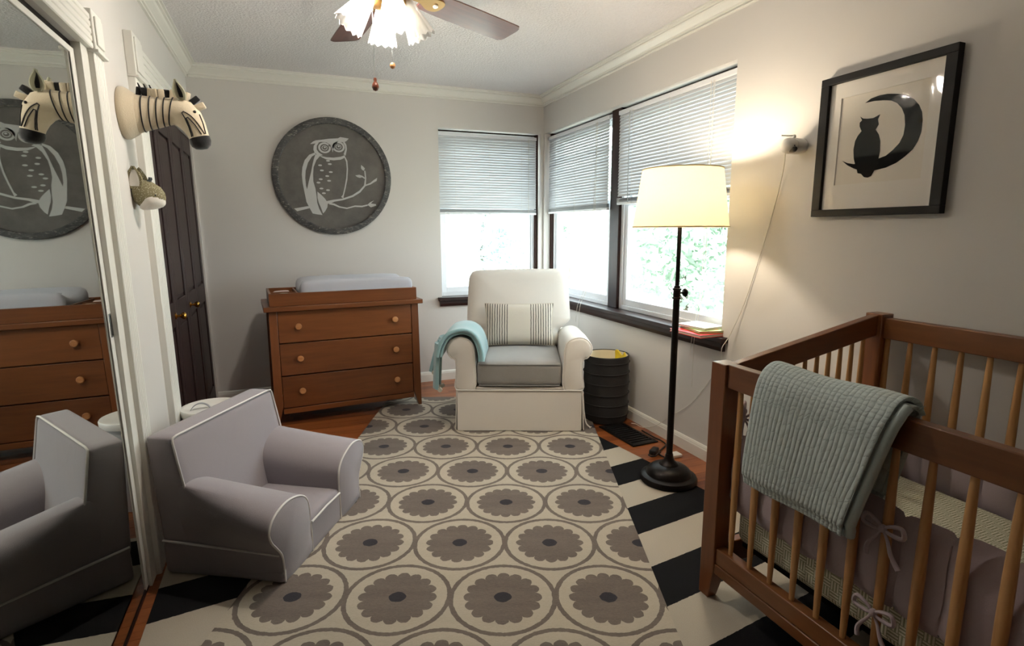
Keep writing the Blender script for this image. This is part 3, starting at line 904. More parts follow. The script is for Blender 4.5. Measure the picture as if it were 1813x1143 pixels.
def m_shade():
    t = NT('cream_linen_shade')
    v = t.coord()
    w = t.noise(t.coord('Object', (1, 1, .3)), 300, 2)
    c = t.mix(w, S(243, 234, 211), S(251, 243, 222))
    d = t.n('ShaderNodeBsdfDiffuse'); l = t.n('ShaderNodeBsdfTranslucent')
    t.link(c, d.inputs[0]); t.link(c, l.inputs[0])
    mx = t.n('ShaderNodeMixShader'); mx.inputs[0].default_value = .62
    t.link(d.outputs[0], mx.inputs[1]); t.link(l.outputs[0], mx.inputs[2])
    t.link(mx.outputs[0], t.out.inputs[0])
    return t.m
z0, z1, rb, rt = 1.305, 1.582, .226, .186
m = MB(); m.lathe([(rb, z0), (rt, z1), (rt - .002, z1), (rb - .002, z0), (rb, z0)], 64, cap=False)
sh = m.build('lamp_shade', m_shade(), lp, smooth=40)
TRM = fabric('cream_shade_binding', S(226, 208, 168))
for r, z in ((rb, z0 + .004), (rt, z1 - .003)):
    MB().tube([(r * cos(a * pi / 32), r * sin(a * pi / 32), z) for a in range(64)], .003, 6, closed=True).build('binding', TRM, sh, smooth=60)
m = MB()
for k in range(3):
    a = k * 2 * pi / 3 + .4
    m.tube([(0, 0, z1 - .02), (rt * cos(a), rt * sin(a), z1 - .006)], .002, 6)
m.build('spider', BLACKM, lp)
MB().lathe([(.012, 0), (.016, .01), (.016, .05), (.012, .055)], 16, (0, 0, 1.405)).build('socket', BLACKM, lp, smooth=40)
MB().lathe([(.012, 0), (.014, .01), (.027, .035), (.031, .055), (.027, .076), (.014, .090), (.0, .093)], 20, (0, 0, 1.455)).build('bulb', m_emit('warm_bulb_glow', (1, .86, .67, 1), LAMP_BULB), lp, smooth=60)
# ---------------------------------------------------------------- crib
cb = thing('crib', 'walnut brown crib with pale spindles along the right wall', 'crib', (0, 0, 0))
CY1, CY0 = 1.450, .06                       # far and near ends
FX0, FX1 = 1.294, 1.356                     # front posts
BX0, BX1 = 2.022, 2.084                     # back posts
RGZ = .0062
def crib_post(x0, x1, y0, y1, h, sx, sy):
    z1 = .12
    m = MB()
    ox0, ox1 = (x0, x1 - .022) if sx < 0 else (x0 + .022, x1)
    oy0, oy1 = (y0, y1 - .020) if sy < 0 else (y0 + .020, y1)
    r0 = [(ox0, oy0, RGZ), (ox1, oy0, RGZ), (ox1, oy1, RGZ), (ox0, oy1, RGZ)]
    r1 = [(x0, y0, z1), (x1, y0, z1), (x1, y1, z1), (x0, y1, z1)]
    r2 = [(x0, y0, h), (x1, y0, h), (x1, y1, h), (x0, y1, h)]
    m.loft([r0, r1, r2])
    m.build('post', WALNUTZ, cb, bevel=.003)
PF = .066
crib_post(FX0, FX1, CY1 - PF, CY1, .862, -1, 1); crib_post(FX0, FX1, CY0, CY0 + PF, .862, -1, -1)
crib_post(BX0, BX1, CY1 - PF, CY1, .988, 1, 1); crib_post(BX0, BX1, CY0, CY0 + PF, .988, 1, -1)
MB().box(1.304, 1.337, CY0 + PF, CY1 - PF, .784, .864).build('front_top_rail', WALNUTY, cb, bevel=.003)
MB().box(1.302, 1.340, CY0 + PF, CY1 - PF, .150, .207).build('front_bottom_rail', WALNUTY, cb, bevel=.003)
MB().box(1.298, 1.334, CY0 + PF, CY1 - PF, .112, .149).build('front_lower_board', WALNUTY, cb, bevel=.003)
MB().box(2.034, 2.068, CY0 + PF, CY1 - PF, .898, .975).build('back_top_rail', WALNUTY, cb, bevel=.003)
MB().box(2.034, 2.068, CY0 + PF, CY1 - PF, .124, .207).build('back_bottom_rail', WALNUTY, cb, bevel=.003)
def ezt(x): return .857 + (x - FX1) / (BX0 - FX1) * .128
for yy in (CY1 - .052, CY0 + .018):
    m = MB()
    m.hexa([(FX1, yy, ezt(FX1) - .078), (BX0, yy, ezt(BX0) - .078), (BX0, yy + .032, ezt(BX0) - .078), (FX1, yy + .032, ezt(FX1) - .078),
            (FX1, yy, ezt(FX1)), (BX0, yy, ezt(BX0)), (BX0, yy + .032, ezt(BX0)), (FX1, yy + .032, ezt(FX1))])
    m.build('end_top_rail', WALNUT, cb, bevel=.003)
    MB().box(FX1, BX0, yy, yy + .032, .124, .207).build('end_bottom_rail', WALNUT, cb, bevel=.003)
# spindle: flattened, thickest in the middle, unit height
me = MB().lathe([(.0085, 0), (.0105, .12), (.0130, .34), (.0138, .5), (.0130, .66), (.0105, .88), (.0085, 1)], 10, sx=.72, sy=1.0).mesh('spindle', 50)
me.materials.append(PINE)
def spindle(x, y, z0, z1, rz=0):
    o = bpy.data.objects.new('spindle', me); col.objects.link(o); o.parent = cb
    o.location = (x, y, z0); o.scale = (1, 1, z1 - z0); o.rotation_euler = (0, 0, rz)
fy = [1.336 - .0835 * k for k in range(15)]
for yy in fy: spindle(1.321, yy, .206, .785)
for k in range(16): spindle(2.051, 1.375 - .0830 * k, .206, .899)
for k in range(11):
    xx = 1.395 + .0578 * k
    for yy in (CY1 - .036, CY0 + .034): spindle(xx, yy, .206, ezt(xx) - .077, pi / 2)
MB().box(FX1 + .040, BX0 - .04, CY0 + .09, CY1 - .09, .208, .225).build('mattress_support', BLACKM, cb)

def m_maze():
    t = NT('cream_and_sage_maze_print')
    c = t.n('ShaderNodeTexCoord')
    geo = t.n('ShaderNodeNewGeometry')
    sp = t.n('ShaderNodeSeparateXYZ'); t.link(c.outputs['Object'], sp.inputs[0])
    sn = t.n('ShaderNodeSeparateXYZ'); t.link(geo.outputs['True Normal'], sn.inputs[0])
    side = t.M('GREATER_THAN', t.M('ABSOLUTE', sn.outputs[0]), .6)
    # on the side walls use (y, z), on top (y, x)
    a = sp.outputs[1]
    b = t.M('ADD', t.M('MULTIPLY', sp.outputs[2], side), t.M('MULTIPLY', sp.outputs[0], t.M('SUBTRACT', 1.0, side)))
    P = .028
    u, v = t.M('DIVIDE', a, P), t.M('DIVIDE', b, P)
    ck = t.M('GREATER_THAN', t.M('FRACT', t.M('MULTIPLY', t.M('ADD', t.M('FLOOR', u), t.M('FLOOR', v)), .5)), .25)
    ln = lambda q: t.M('LESS_THAN', t.M('ABSOLUTE', t.M('SUBTRACT', t.M('FRACT', t.M('MULTIPLY', q, 3.0)), .5)), .26)
    pat = t.M('ADD', t.M('MULTIPLY', ln(u), ck), t.M('MULTIPLY', ln(v), t.M('SUBTRACT', 1.0, ck)))
    w = t.noise(t.coord(), 300, 2)
    t.set(Base_Color=t.mix(pat, t.mix(w, S(150, 152, 122), S(168, 170, 140)), t.mix(w, S(222, 218, 198), S(236, 232, 214))), Roughness=.95, Specular_IOR_Level=.1)
    t.bump(w, .15, .003)
    return t.m
MAZE = m_maze()
tag(MB().rbox((1.681, (CY0 + CY1) / 2 - .003, .330), (.610, CY1 - CY0 - .14, .206), .030, 12).build('crib_mattress', MAZE, smooth=60), 'crib mattress in a cream and sage maze print sheet', 'mattress')
LILAC = fabric('pale_lilac_cotton', S(176, 160, 164), 260, .25, .08, .2, 3)
def bumper(label, fn, nu, t, ties):
    g = thing('crib_bumper', label, 'crib bumper', (0, 0, 0), group='padded lilac crib bumpers')
    m = MB(); m.sheet(fn, nu, 14, t)
    m.build('pad', LILAC, g, smooth=70)
    for p, ax in ties:
        kn = MB().rbox(p, (.018, .018, .022), .009, 5).build('tie_knot', LILAC, g, smooth=60)
        q = Vector(p)
        for s in (-1, 1):
            o = Vector(ax) * s
            loop = catmull([q, q + o * .018 + Vector((0, 0, .014)), q + o * .045 + Vector((0, 0, .020)), q + o * .050 + Vector((0, 0, -.002)), q + o * .02 + Vector((0, 0, -.006)), q], 5, False)
            MB().tube(loop, [.0035 + .0022 * sin(pi * k / (len(loop) - 1)) for k in range(len(loop))], 6).build('tie_loop', LILAC, kn, smooth=60)
            tail = catmull([q, q + o * .014 + Vector((0, 0, -.025)), q + o * .030 + Vector((-.006, 0, -.055)), q + o * (.040 + .012 * s) + Vector((-.008, 0, -.080))], 5, False)
            MB().tube(tail, [.0028 + .0035 * k / (len(tail) - 1) for k in range(len(tail))], 6).build('tie_tail', LILAC, kn, smooth=60)
    return g
def puff(u, n): return abs(sin(pi * u * n)) ** .55
Y0b, Y1b = .145, 1.372
bumper('lilac padded bumper tied to the front spindles of the crib',
       lambda u, v: (1.356 - .012 * puff(u, 11) * sin(pi * v) ** .5 + .003 * sin(9 * v + 20 * u) + .012 * v, Y1b + (Y0b - Y1b) * u, .378 + v * (.226 + .006 * sin(u * 23)) + (.012 * puff(u, 11) * (1 - v) * -1)), 130, -.018,
       [((1.304, fy[6], .575), (0, -1, 0)), ((1.304, fy[6], .345), (0, -1, 0)), ((1.304, fy[11], .575), (0, -1, 0))])
bumper('quilted lilac bumper along the wall side of the crib',
       lambda u, v: (2.010 - .016 * puff(u, 13) * sin(pi * v) ** .5, Y0b + (Y1b - Y0b) * u, .405 + v * (.215 + .008 * sin(u * 31))), 130, -.022, [((2.026, 1.13, .58), (0, 1, 0))])
bumper('lilac bumper at the far end of the crib with gathered ties',
       lambda u, v: (1.400 + .59 * u, 1.378 - .014 * puff(u, 6) * sin(pi * v) ** .5, .40 + v * (.245 + .006 * sin(u * 19))), 70, -.018,
       [((1.395, 1.392, .665), (.7, -.7, 0)), ((1.395, 1.392, .69), (-.7, -.7, 0)), ((1.96, 1.392, .64), (1, 0, 0))])

# aqua quilt folded over the front rail
def m_quilt():
    t = NT('sea_green_quilted_cotton')
    c = t.n('ShaderNodeTexCoord')
    sp = t.n('ShaderNodeSeparateXYZ'); t.link(c.outputs['UV'], sp.inputs[0])
    v = t.coord('UV', (1, 1, 1))
    w1 = t.M('MULTIPLY', t.M('SUBTRACT', t.noise(v, 11, 3), .5), .035)
    w2 = t.M('MULTIPLY', t.M('SUBTRACT', t.noise(t.coord('UV', (1, 1.4, 1)), 17, 3), .5), .040)
    u_, v_ = t.M('ADD', sp.outputs[0], w1), t.M('ADD', sp.outputs[1], w2)
    col_ = t.M('POWER', t.M('ABSOLUTE', t.M('SINE', t.M('MULTIPLY', u_, pi * 26))), .45)
    row_ = t.M('POWER', t.M('ABSOLUTE', t.M('SINE', t.M('MULTIPLY', v_, pi * 40))), .55)
    big = t.M('POWER', t.M('ABSOLUTE', t.M('SINE', t.M('MULTIPLY', v_, pi * 7))), .2)
    h = t.M('MULTIPLY', t.M('ADD', t.M('MULTIPLY', col_, .65), t.M('MULTIPLY', row_, .35)), big)
    f = t.noise(t.coord(), 300, 2)
    a = t.mix(f, S(188, 200, 198), S(206, 216, 213))
    t.set(Base_Color=t.mix(t.M('MULTIPLY', t.M('SUBTRACT', 1.0, h), .35), a, S(140, 160, 157)), Roughness=.95, Specular_IOR_Level=.1, Sheen_Weight=.2)
    t.bump(h, .55, .008)
    return t.m
QUILT = m_quilt()
qt = thing('baby_quilt', 'sea green quilt folded over the front rail of the crib', 'quilt', (0, 0, 0))
qp = catmull([(1.262, .527), (1.254, .58), (1.256, .70), (1.262, .82), (1.276, .872), (1.305, .896), (1.335, .897), (1.364, .880), (1.380, .83), (1.386, .72), (1.388, .60)], 6, False)
def quilt(off, ya, yb, v0=0.0, v1=1.0):
    def fn(u, v):
        k = (v0 + (v1 - v0) * v) * (len(qp) - 1); i = min(int(k), len(qp) - 2); f = k - i
        x = qp[i][0] + (qp[i + 1][0] - qp[i][0]) * f; z = qp[i][1] + (qp[i + 1][1] - qp[i][1]) * f
        dx, dz = qp[i + 1][0] - qp[i][0], qp[i + 1][1] - qp[i][1]
        L = hypot(dx, dz) or 1
        sk = min(1, max(0, (z - .53) / .34))
        y = (ya + (yb - ya) * u) - .030 * sk - .055 * sk * u * (1 if v < .75 else .8)
        r = .0012 * abs(sin(pi * u * 26)) ** .6 + .004 * sin(u * 7 + v * 3)
        if v0 + (v1 - v0) * v < .06: r -= .006
        return (x - dz / L * (off + r), y, z + dx / L * (off + r) - .012 * u * (1 - sk) * 0)
    return fn
m = MB(); m.sheet(quilt(.010, 1.240, .905), 88, 70, .013); m.build('top_layer', QUILT, qt, smooth=70)
m = MB(); m.sheet(quilt(-.008, 1.232, .890, .03, .97), 40, 50, .011); m.build('under_layer', QUILT, qt, smooth=70)
fa, fb = quilt(.004, 1.240, .905), quilt(-.012, 1.232, .890)
m = MB(); m.tube([Vector(fa(0, k / 40)) * .5 + Vector(fb(0, k / 40)) * .5 for k in range(41)], .010, 8); m.build('folded_edge', QUILT, qt, smooth=70)
m = MB(); m.tube([Vector(fa(u / 24, 0)) * .6 + Vector(fb(u / 24, .02)) * .4 + Vector((0, 0, .006)) for u in range(25)], .012, 8); m.build('folded_edge', QUILT, qt, smooth=70)
m = MB(); m.tube([Vector(fa(1, k / 40)) * .45 + Vector(fb(1, k / 40)) * .55 + Vector((.004, -.002, 0)) for k in range(20)], .0125, 8); m.build('folded_edge', QUILT, qt, smooth=70)

# ---------------------------------------------------------------- child's armchair
KID = fabric('lilac_grey_cotton_twill', S(154, 147, 151), 420, .22, .05, .25, 2.5)
PIPE = fabric('white_cotton_piping', S(222, 218, 214), 300, .1)
KA = atan2(.8706, .492)
kd = thing('child_armchair', 'small lilac-grey foam armchair with white piping in front of the mirror', 'armchair', (-.106, 2.047, .0065), KA)
KW = .652
def kbase(x, y, z):
    bulge = 1 + .012 * (1 - ((z - .07) / .07) ** 2)
    return ((x - KW / 2) * bulge + KW / 2, y, z)
MB().rbox((KW / 2, .245, .0705), (KW + .018, .492, .139), .016, 10, kbase).build('base', KID, kd, smooth=60)
MB().rbox((KW / 2, .19, .118), (.30, .372, .06), .018, 10, lambda x, y, z: (x, y, z + .010 * (1 - ((x - KW / 2) / .15) ** 2) + .02 * y)).build('seat', KID, kd, smooth=60)
armo = [(.196, .006), (.196, .09), (.195, .20), (.180, .248), (.142, .280), (.086, .300), (.032, .307), (-.022, .299), (-.062, .280), (-.084, .243), (-.074, .203), (-.046, .164), (-.016, .118), (-.008, .06), (-.008, .006)]
arms = catmull(armo, 4)
for side in (0, 1):
    rings = []
    for y, ins in ((-.003, .010), (.000, .006), (.006, .002), (.016, 0), (.1, 0), (.2, 0), (.3, 0), (.38, 0), (.44, .006)):
        pp = inset(arms, ins)
        k = 1 + .25 * max(0, y) / .36
        q = [(a if a > 0 else a * (1 - .93 * (max(0, y) / .40) ** 1.3), .09 + (b - .09) * (k if b > .09 else 1)) for a, b in pp]
        rings.append([((KW - a) if side else a, y, b) for a, b in q])
    if not side: rings = [r[::-1] for r in rings]
    m = MB(); m.loft(rings)
    ao = m.build('arm', KID, kd, smooth=60)
    pts = [((KW - a) if side else a, .002, b) for a, b in inset(arms, .003)[6:len(arms) - 6]]
    s_ = (KW - .197) if side else .197
    e_ = KW + .008 if side else -.008
    pts = [(s_, -.001, .01), (s_, -.001, .09)] + pts + [(e_, -.001, .06), (e_, -.001, .01)]
    MB().tube(pts, .0046, 6).build('piping', PIPE, ao, smooth=60)
def kback(x, y, z):
    f = (z - .10) / .445
    k = 1 - .65 * min(1, max(0, (y - .333) / .165))
    return (KW / 2 + (x - KW / 2) * (1 - .005 * f), y + .085 * f * k, z)
MB().rbox((KW / 2, .415, .322), (KW + .006, .165, .448), .022, 12, kback).build('backrest', KID, kd, smooth=60)
def kb(x, z): return kback(x, .333, z)
pts = [kb(.002, .14), kb(.000, .25), kb(-.001, .34), kb(.0, .45), kb(.002, .528), kb(.008, .541), kb(.03, .545), kb(KW / 2, .546), kb(KW - .03, .545), kb(KW - .008, .541), kb(KW - .002, .528), kb(KW, .45), kb(KW + .001, .30), kb(KW, .14)]
MB().tube(pts, .0046, 6).build('piping', PIPE, kd, smooth=60)
for x in (-.0105, KW + .0105):
    MB().tube([(x - (.004 if x < 0 else -.004), .012, .118), (x - (.002 if x < 0 else -.002), .25, .128), (x, .488, .137)], .0046, 6).build('piping', PIPE, kd, smooth=60)
MB().tube([(.200, -.003, .134), (KW / 2, -.004, .140), (KW - .200, -.003, .134)], .0046, 6).build('piping', PIPE, kd, smooth=60)

# ---------------------------------------------------------------- white bin behind the child's chair
BINM = fabric('white_grey_canvas', S(200, 198, 196), 300, .15, .05)
bn = thing('lidded_bin', 'round white lidded bin with strap handle behind the small armchair', 'bin', (-.440, 3.02, .001))
MB().lathe([(0, 0), (.115, 0), (.122, .01), (.130, .41), (.0, .41)], 40).build('body', BINM, bn, smooth=40)
ld = MB().lathe([(.128, 0), (.136, .004), (.138, .030), (.134, .036), (.118, .037), (.112, .033), (0, .033)], 40, (0, 0, .405)).build('lid', WHITEP, bn, smooth=40)
m = MB()
m.sheet(lambda u, v: (-.085 + .085 * u, -.050 + .018 * v + .02 * u, .438 + .030 * sin(pi * u) ** .7), 14, 3, .003)
m.build('strap_handle', fabric('grey_webbing', S(150, 150, 152)), ld, smooth=60)

# ---------------------------------------------------------------- zebra head on the left wall
FELT = fabric('cream_wool_felt', S(208, 194, 168), 200, .35, .06, .5)
BLKF = fabric('black_wool_felt', S(18, 17, 18), 200, .3, .1, .4)
GRNF = fabric('pale_sage_felt', S(186, 184, 160), 200, .3, .05, .5)
ZY = 2.685
zb = on_left(thing('zebra_head', 'felt zebra head mounted on the wall beside the dark door', 'wall decoration', (XL, ZY, 1.762)))
zb.scale = (.985, .985, .985)
MB().lathe([(.0, 0), (.098, 0), (.101, .005), (.101, .016), (.096, .026), (.086, .040), (.076, .055), (.0, .055)], 40, (0, 0, .0), 'x').build('mount', FELT, zb, smooth=50)
rg = [(.03, .000, 90, .088, .086), (.055, .000, 90, .074, .068), (.090, .004, 88, .067, .058), (.125, .008, 86, .061, .053), (.160, .014, 84, .056, .050), (.190, .018, 72, .057, .050), (.215, .012, 52, .059, .051), (.236, -.010, 34, .054, .049), (.252, -.040, 24, .046, .043), (.262, -.068, 18, .040, .038), (.267, -.086, 14, .038, .037)]
def zring(x, z, ang, h, w_, n=24):
    a = radians(ang)
    d = Vector((cos(a), 0, sin(a)))
    return [Vector((x, 0, z)) + d * (h * sin(2 * pi * k / n)) + Vector((0, w_ * cos(2 * pi * k / n), 0)) for k in range(n)]
m = MB(); m.loft([zring(*r) for r in rg]); m.build('head_and_neck', FELT, zb, smooth=60)
m = MB(); m.loft([zring(*r) for r in [(.266, -.082, 14, .0395, .0385), (.269, -.100, 12, .041, .040), (.271, -.116, 8, .036, .036), (.271, -.127, 6, .022, .022), (.271, -.130, 6, .004, .004)]]); m.build('muzzle', BLKF, zb, smooth=60)
def zlerp(s):
    k = s * (len(rg) - 1); i = min(int(k), len(rg) - 2); f = k - i
    return [rg[i][j] + (rg[i + 1][j] - rg[i][j]) * f for j in range(5)]
for s, tilt in ((.16, 0), (.235, 0), (.305, 0), (.375, 0), (.45, 0)):
    q = zlerp(s); q[3] += .0005; q[4] += .0005
    MB().tube(zring(*q, 32), .0026, 6, closed=True).build('stripe', BLKF, zb, smooth=60)
def zsurf(s, phi):       # point on the head, phi 0 = side facing the camera (-y), pi/2 = top
    q = zlerp(s); a = radians(q[2])
    return Vector((q[0], 0, q[1])) + Vector((cos(a), 0, sin(a))) * ((q[3] + .001) * sin(phi)) + Vector((0, -(q[4] + .001) * cos(phi), 0))
for sgn in (0, 1):
    fl_ = lambda p: Vector((p.x, -p.y, p.z)) if sgn else p
    for k, (a0, s0, s1, d) in enumerate(((.10, .62, .95, .62), (.02, .70, .95, .38))):
        pts = [fl_(zsurf(s1 - (s1 - s0) * q / 10, a0 - d * (1 - q / 10) - .15)) for q in range(11)] + [fl_(zsurf(s0 + (s1 - s0) * q / 10, a0 + d * q / 10)) for q in range(11)]
        MB().tube(pts, .0022, 6).build('stripe', BLKF, zb, smooth=60)
    pts = [fl_(zsurf(.72 + .23 * q / 8, 1.0 - .15 * q / 8)) for q in range(9)]
    MB().tube(pts, .0022, 6).build('stripe', BLKF, zb, smooth=60)
    e = fl_(zsurf(.685, .72))
    MB().rbox(e, (.012, .012, .012), .006, 5).build('eye', BLACKP, zb, smooth=60)
    # ear: leaf shaped cup
    b0 = fl_(zsurf(.54, .85)); sg = 1 if sgn else -1
    m = MB()
    def ear(u, v):
        w_ = .024 * sin(pi * min(1, .15 + .85 * v)) ** .7 * (1 - v ** 3)
        return b0 + Vector((-.012 * v + (u - .5) * 2 * w_ * .9, sg * (.006 + .034 * v - .016 * (1 - (2 * u - 1) ** 2)), .070 * v + .004))
    m.sheet(ear, 10, 12, -.004 * sg)
    eo = m.build('ear', GRNF, zb, smooth=70)
    m = MB(); m.sheet(lambda u, v: ear(.3 + .4 * u, .15 + .7 * v) + Vector((.003, sg * .002, 0)), 6, 8, -.002 * sg); m.build('inner_ear', BLKF, eo, smooth=70)
for k in range(11):
    s = .13 + .052 * k
    p = zsurf(min(s, .66), pi / 2)
    bx_ = MB(); bx_.rbox((0, 0, .014), (.024, .030, .040), .004, 4)
    mo = bx_.build('mane_tuft', BLKF if k in (0, 1, 5, 9) else FELT, zb, smooth=60)
    mo.location = p + Vector((0, random.uniform(-.004, .004), -.004))
    mo.rotation_euler = (random.uniform(-.25, .25), random.uniform(-.1, .3) + (.35 * max(0, k - 7)), random.uniform(-.4, .4))
for k in range(3):
    m = MB(); m.loft([[(-.006, -.008, 0), (.006, -.008, 0), (.006, .008, 0), (-.006, .008, 0)], [(-.016, -.003, .04), (-.012, -.003, .04), (-.012, .003, .04), (-.016, .003, .04)]])
    mo = m.build('mane_tuft', BLKF, zb); mo.location = zsurf(.17 + .05 * k, pi / 2) + Vector((0, -.006 + .006 * k, .006))

# ---------------------------------------------------------------- small knitted animal head below it
def m_knit():
    t = NT('sage_knit_with_flecks')
    v = t.coord()
    vo = t.n('ShaderNodeTexVoronoi'); vo.inputs['Scale'].default_value = 210
    t.link(t.coord('Object', (1, 1, .6)), vo.inputs['Vector'])
    k = t.M('LESS_THAN', vo.outputs['Distance'], .28)
    t.set(Base_Color=t.mix(k, S(136, 128, 100), S(196, 190, 168)), Roughness=.95, Specular_IOR_Level=.1)
    t.bump(vo.outputs['Distance'], .3, .004)
    return t.m
KNIT = m_knit()
WHF = fabric('white_plush', S(226, 220, 210), 200, .2, .03, .5)
GRYF = fabric('slate_felt', S(84, 92, 94), 200, .3)
gh = on_left(thing('knitted_animal_head', 'small sage knitted animal head with white muzzle below the zebra', 'wall decoration', (XL, 2.71, 1.452)))
def gring(x, z, ang, h, w_): return zring(x, z, ang, h, w_, 24)
gr = [(.001, .012, 90, .036, .034), (.006, .010, 88, .046, .044), (.028, .004, 80, .055, .052), (.052, -.004, 70, .056, .052), (.076, -.014, 62, .048, .045), (.092, -.024, 58, .036, .035), (.102, -.032, 55, .020, .021), (.106, -.035, 55, .004, .004)]
m = MB(); m.loft([gring(*r) for r in gr]); m.build('head', KNIT, gh, smooth=60)
m = MB()
m.loft([gring(*r) for r in [(.030, -.030, 66, .030, .030), (.046, -.026, 64, .042, .050), (.064, -.026, 62, .043, .0505), (.082, -.031, 59, .036, .043), (.097, -.038, 56, .024, .030), (.105, -.043, 55, .010, .013), (.107, -.044, 55, .002, .002)]])
m.build('muzzle', WHF, gh, smooth=60)
for sg in (-1, 1):
    MB().rbox((.084, sg * .043, -.006), (.006, .005, .006), .0025, 4).build('eye', BLACKP, gh, smooth=60)
    MB().rbox((.098, sg * .028, -.026), (.004, .004, .004), .002, 4).build('nostril', fabric('pink_thread', S(190, 120, 112)), gh, smooth=60)
    m = MB()
    er = lambda u, v, sg=sg: Vector((.016 + .004 * v + (u - .5) * .056 * sin(pi * min(1, .2 + .8 * v)) ** .6 * (1 - v ** 4), sg * (.050 + .006 * v - .008 * (1 - (2 * u - 1) ** 2)), .018 + .088 * v))
    m.sheet(er, 8, 12, -.006 * sg)
    eo = m.build('ear', KNIT, gh, smooth=70)
    m = MB(); m.sheet(lambda u, v: er(.2 + .6 * u, .12 + .72 * v) + Vector((.001, sg * .003, 0)), 6, 8, -.003 * sg); m.build('inner_ear', WHF, eo, smooth=70)
for k in range(6):
    m = MB(); m.rbox((0, 0, .010), (.008, .008, .030), .003, 4)
    mo = m.build('hair_tuft', GRYF, gh, smooth=60); mo.location = (.052 + .005 * (k % 3), -.012 + .008 * (k // 2), .044); mo.rotation_euler = (random.uniform(-.4, .4), random.uniform(.1, .7), 0)
# ---------------------------------------------------------------- round owl sign on the back wall
SIGN_C = (0.315, 1.716)
OWL = {
  'brow': [(-0.156,0.238),(-0.133,0.258),(-0.113,0.267),(-0.074,0.273),(-0.022,0.283),(0.05,0.291),(0.067,0.301),(0.13,0.293),(0.112,0.274),(0.092,0.263),(0.055,0.265),(0.032,0.25),(0.013,0.216),(0.005,0.183),(-0.001,0.216),(-0.011,0.241),(-0.036,0.256),(-0.075,0.258),(-0.105,0.25),(-0.127,0.242)],
  'cheek_l': [(-0.114,0.249),(-0.131,0.225),(-0.135,0.199),(-0.128,0.177),(-0.11,0.161),(-0.088,0.154),(-0.068,0.16),(-0.096,0.178),(-0.111,0.2),(-0.109,0.227),(-0.091,0.254)],
  'collar': [(-0.094,0.155),(-0.043,0.146),(0.01,0.145),(0.063,0.154),(0.093,0.167),(0.096,0.15),(0.062,0.132),(0.008,0.125),(-0.044,0.129),(-0.075,0.143)],
  'cheek_r': [(0.098,0.267),(0.11,0.244),(0.112,0.211),(0.1,0.164),(0.085,0.173),(0.1,0.211),(0.099,0.237),(0.085,0.26)],
  'wing_outer': [(-0.125,0.177),(-0.167,0.159),(-0.202,0.118),(-0.222,0.065),(-0.229,0.012),(-0.227,-0.054),(-0.218,-0.12),(-0.196,-0.106),(-0.204,-0.073),(-0.206,-0.013),(-0.2,0.039),(-0.18,0.099),(-0.149,0.146),(-0.122,0.164)],
  'wing_inner': [(-0.122,0.164),(-0.087,0.156),(-0.118,0.121),(-0.141,0.068),(-0.148,0.015),(-0.149,-0.038),(-0.137,-0.091),(-0.132,-0.145),(-0.13,-0.198),(-0.118,-0.245),(-0.097,-0.291),(-0.132,-0.287),(-0.168,-0.28),(-0.188,-0.239),(-0.208,-0.193),(-0.218,-0.12),(-0.199,-0.103),(-0.182,-0.039),(-0.162,0.028),(-0.146,0.094),(-0.134,0.134)],
  'tail': [(-0.124,-0.114),(-0.098,-0.137),(-0.073,-0.164),(-0.052,-0.197),(-0.057,-0.231),(-0.075,-0.262),(-0.091,-0.279),(-0.106,-0.232),(-0.119,-0.198),(-0.126,-0.158)],
  'breast': [(0.096,0.157),(0.111,0.124),(0.113,0.064),(0.104,-0.017),(0.087,-0.086),(0.071,-0.141),(0.066,-0.162),(0.05,-0.151),(0.064,-0.134),(0.081,-0.072),(0.096,-0.004),(0.103,0.064),(0.101,0.117),(0.09,0.15)],
  'branch_left': [(-0.3,-0.244),(-0.2,-0.225),(-0.184,-0.227),(-0.183,-0.239),(-0.279,-0.264)],
  'branch': [(-0.061,-0.185),(-0.008,-0.173),(0.06,-0.163),(0.135,-0.136),(0.191,-0.1),(0.229,-0.058),(0.239,-0.007),(0.236,0.055),(0.245,0.055),(0.249,0.001),(0.243,-0.061),(0.197,-0.114),(0.141,-0.149),(0.066,-0.175),(-0.002,-0.188),(-0.036,-0.204),(-0.059,-0.204)],
  'branch_low': [(-0.035,-0.197),(-0.003,-0.203),(0.036,-0.223),(0.09,-0.233),(0.152,-0.215),(0.206,-0.216),(0.248,-0.206),(0.251,-0.216),(0.206,-0.228),(0.151,-0.226),(0.089,-0.243),(0.029,-0.232),(-0.01,-0.215),(-0.043,-0.209)],
  'leaf_a': [(0.214,0.098),(0.231,0.085),(0.242,0.072),(0.233,0.055),(0.221,0.06),(0.212,0.074)],
  'leaf_b': [(0.166,0.017),(0.197,0.023),(0.221,0.015),(0.24,0.0),(0.237,-0.008),(0.217,0.004),(0.199,-0.001),(0.179,0.005)],
  'twig': [(0.235,-0.055),(0.277,-0.038),(0.309,-0.013),(0.334,0.003),(0.329,-0.021),(0.312,-0.03),(0.28,-0.05),(0.241,-0.063)],
  'leaf_c': [(0.248,-0.209),(0.27,-0.189),(0.302,-0.174),(0.277,-0.196),(0.283,-0.199),(0.315,-0.202),(0.318,-0.214),(0.275,-0.228)],
}
SPOTS = [(-0.033,0.12),(-0.021,0.096),(-0.093,0.084),(-0.082,0.046),(-0.017,0.036),(-0.045,0.005),(-0.094,-0.02),(-0.033,-0.03),(-0.112,-0.046),(-0.093,-0.09),(-0.045,-0.101),(-0.077,-0.125)]
EYES = [(-0.053, 0.215), (0.05, 0.227)]
PIC_C = (1.526, 1.632)
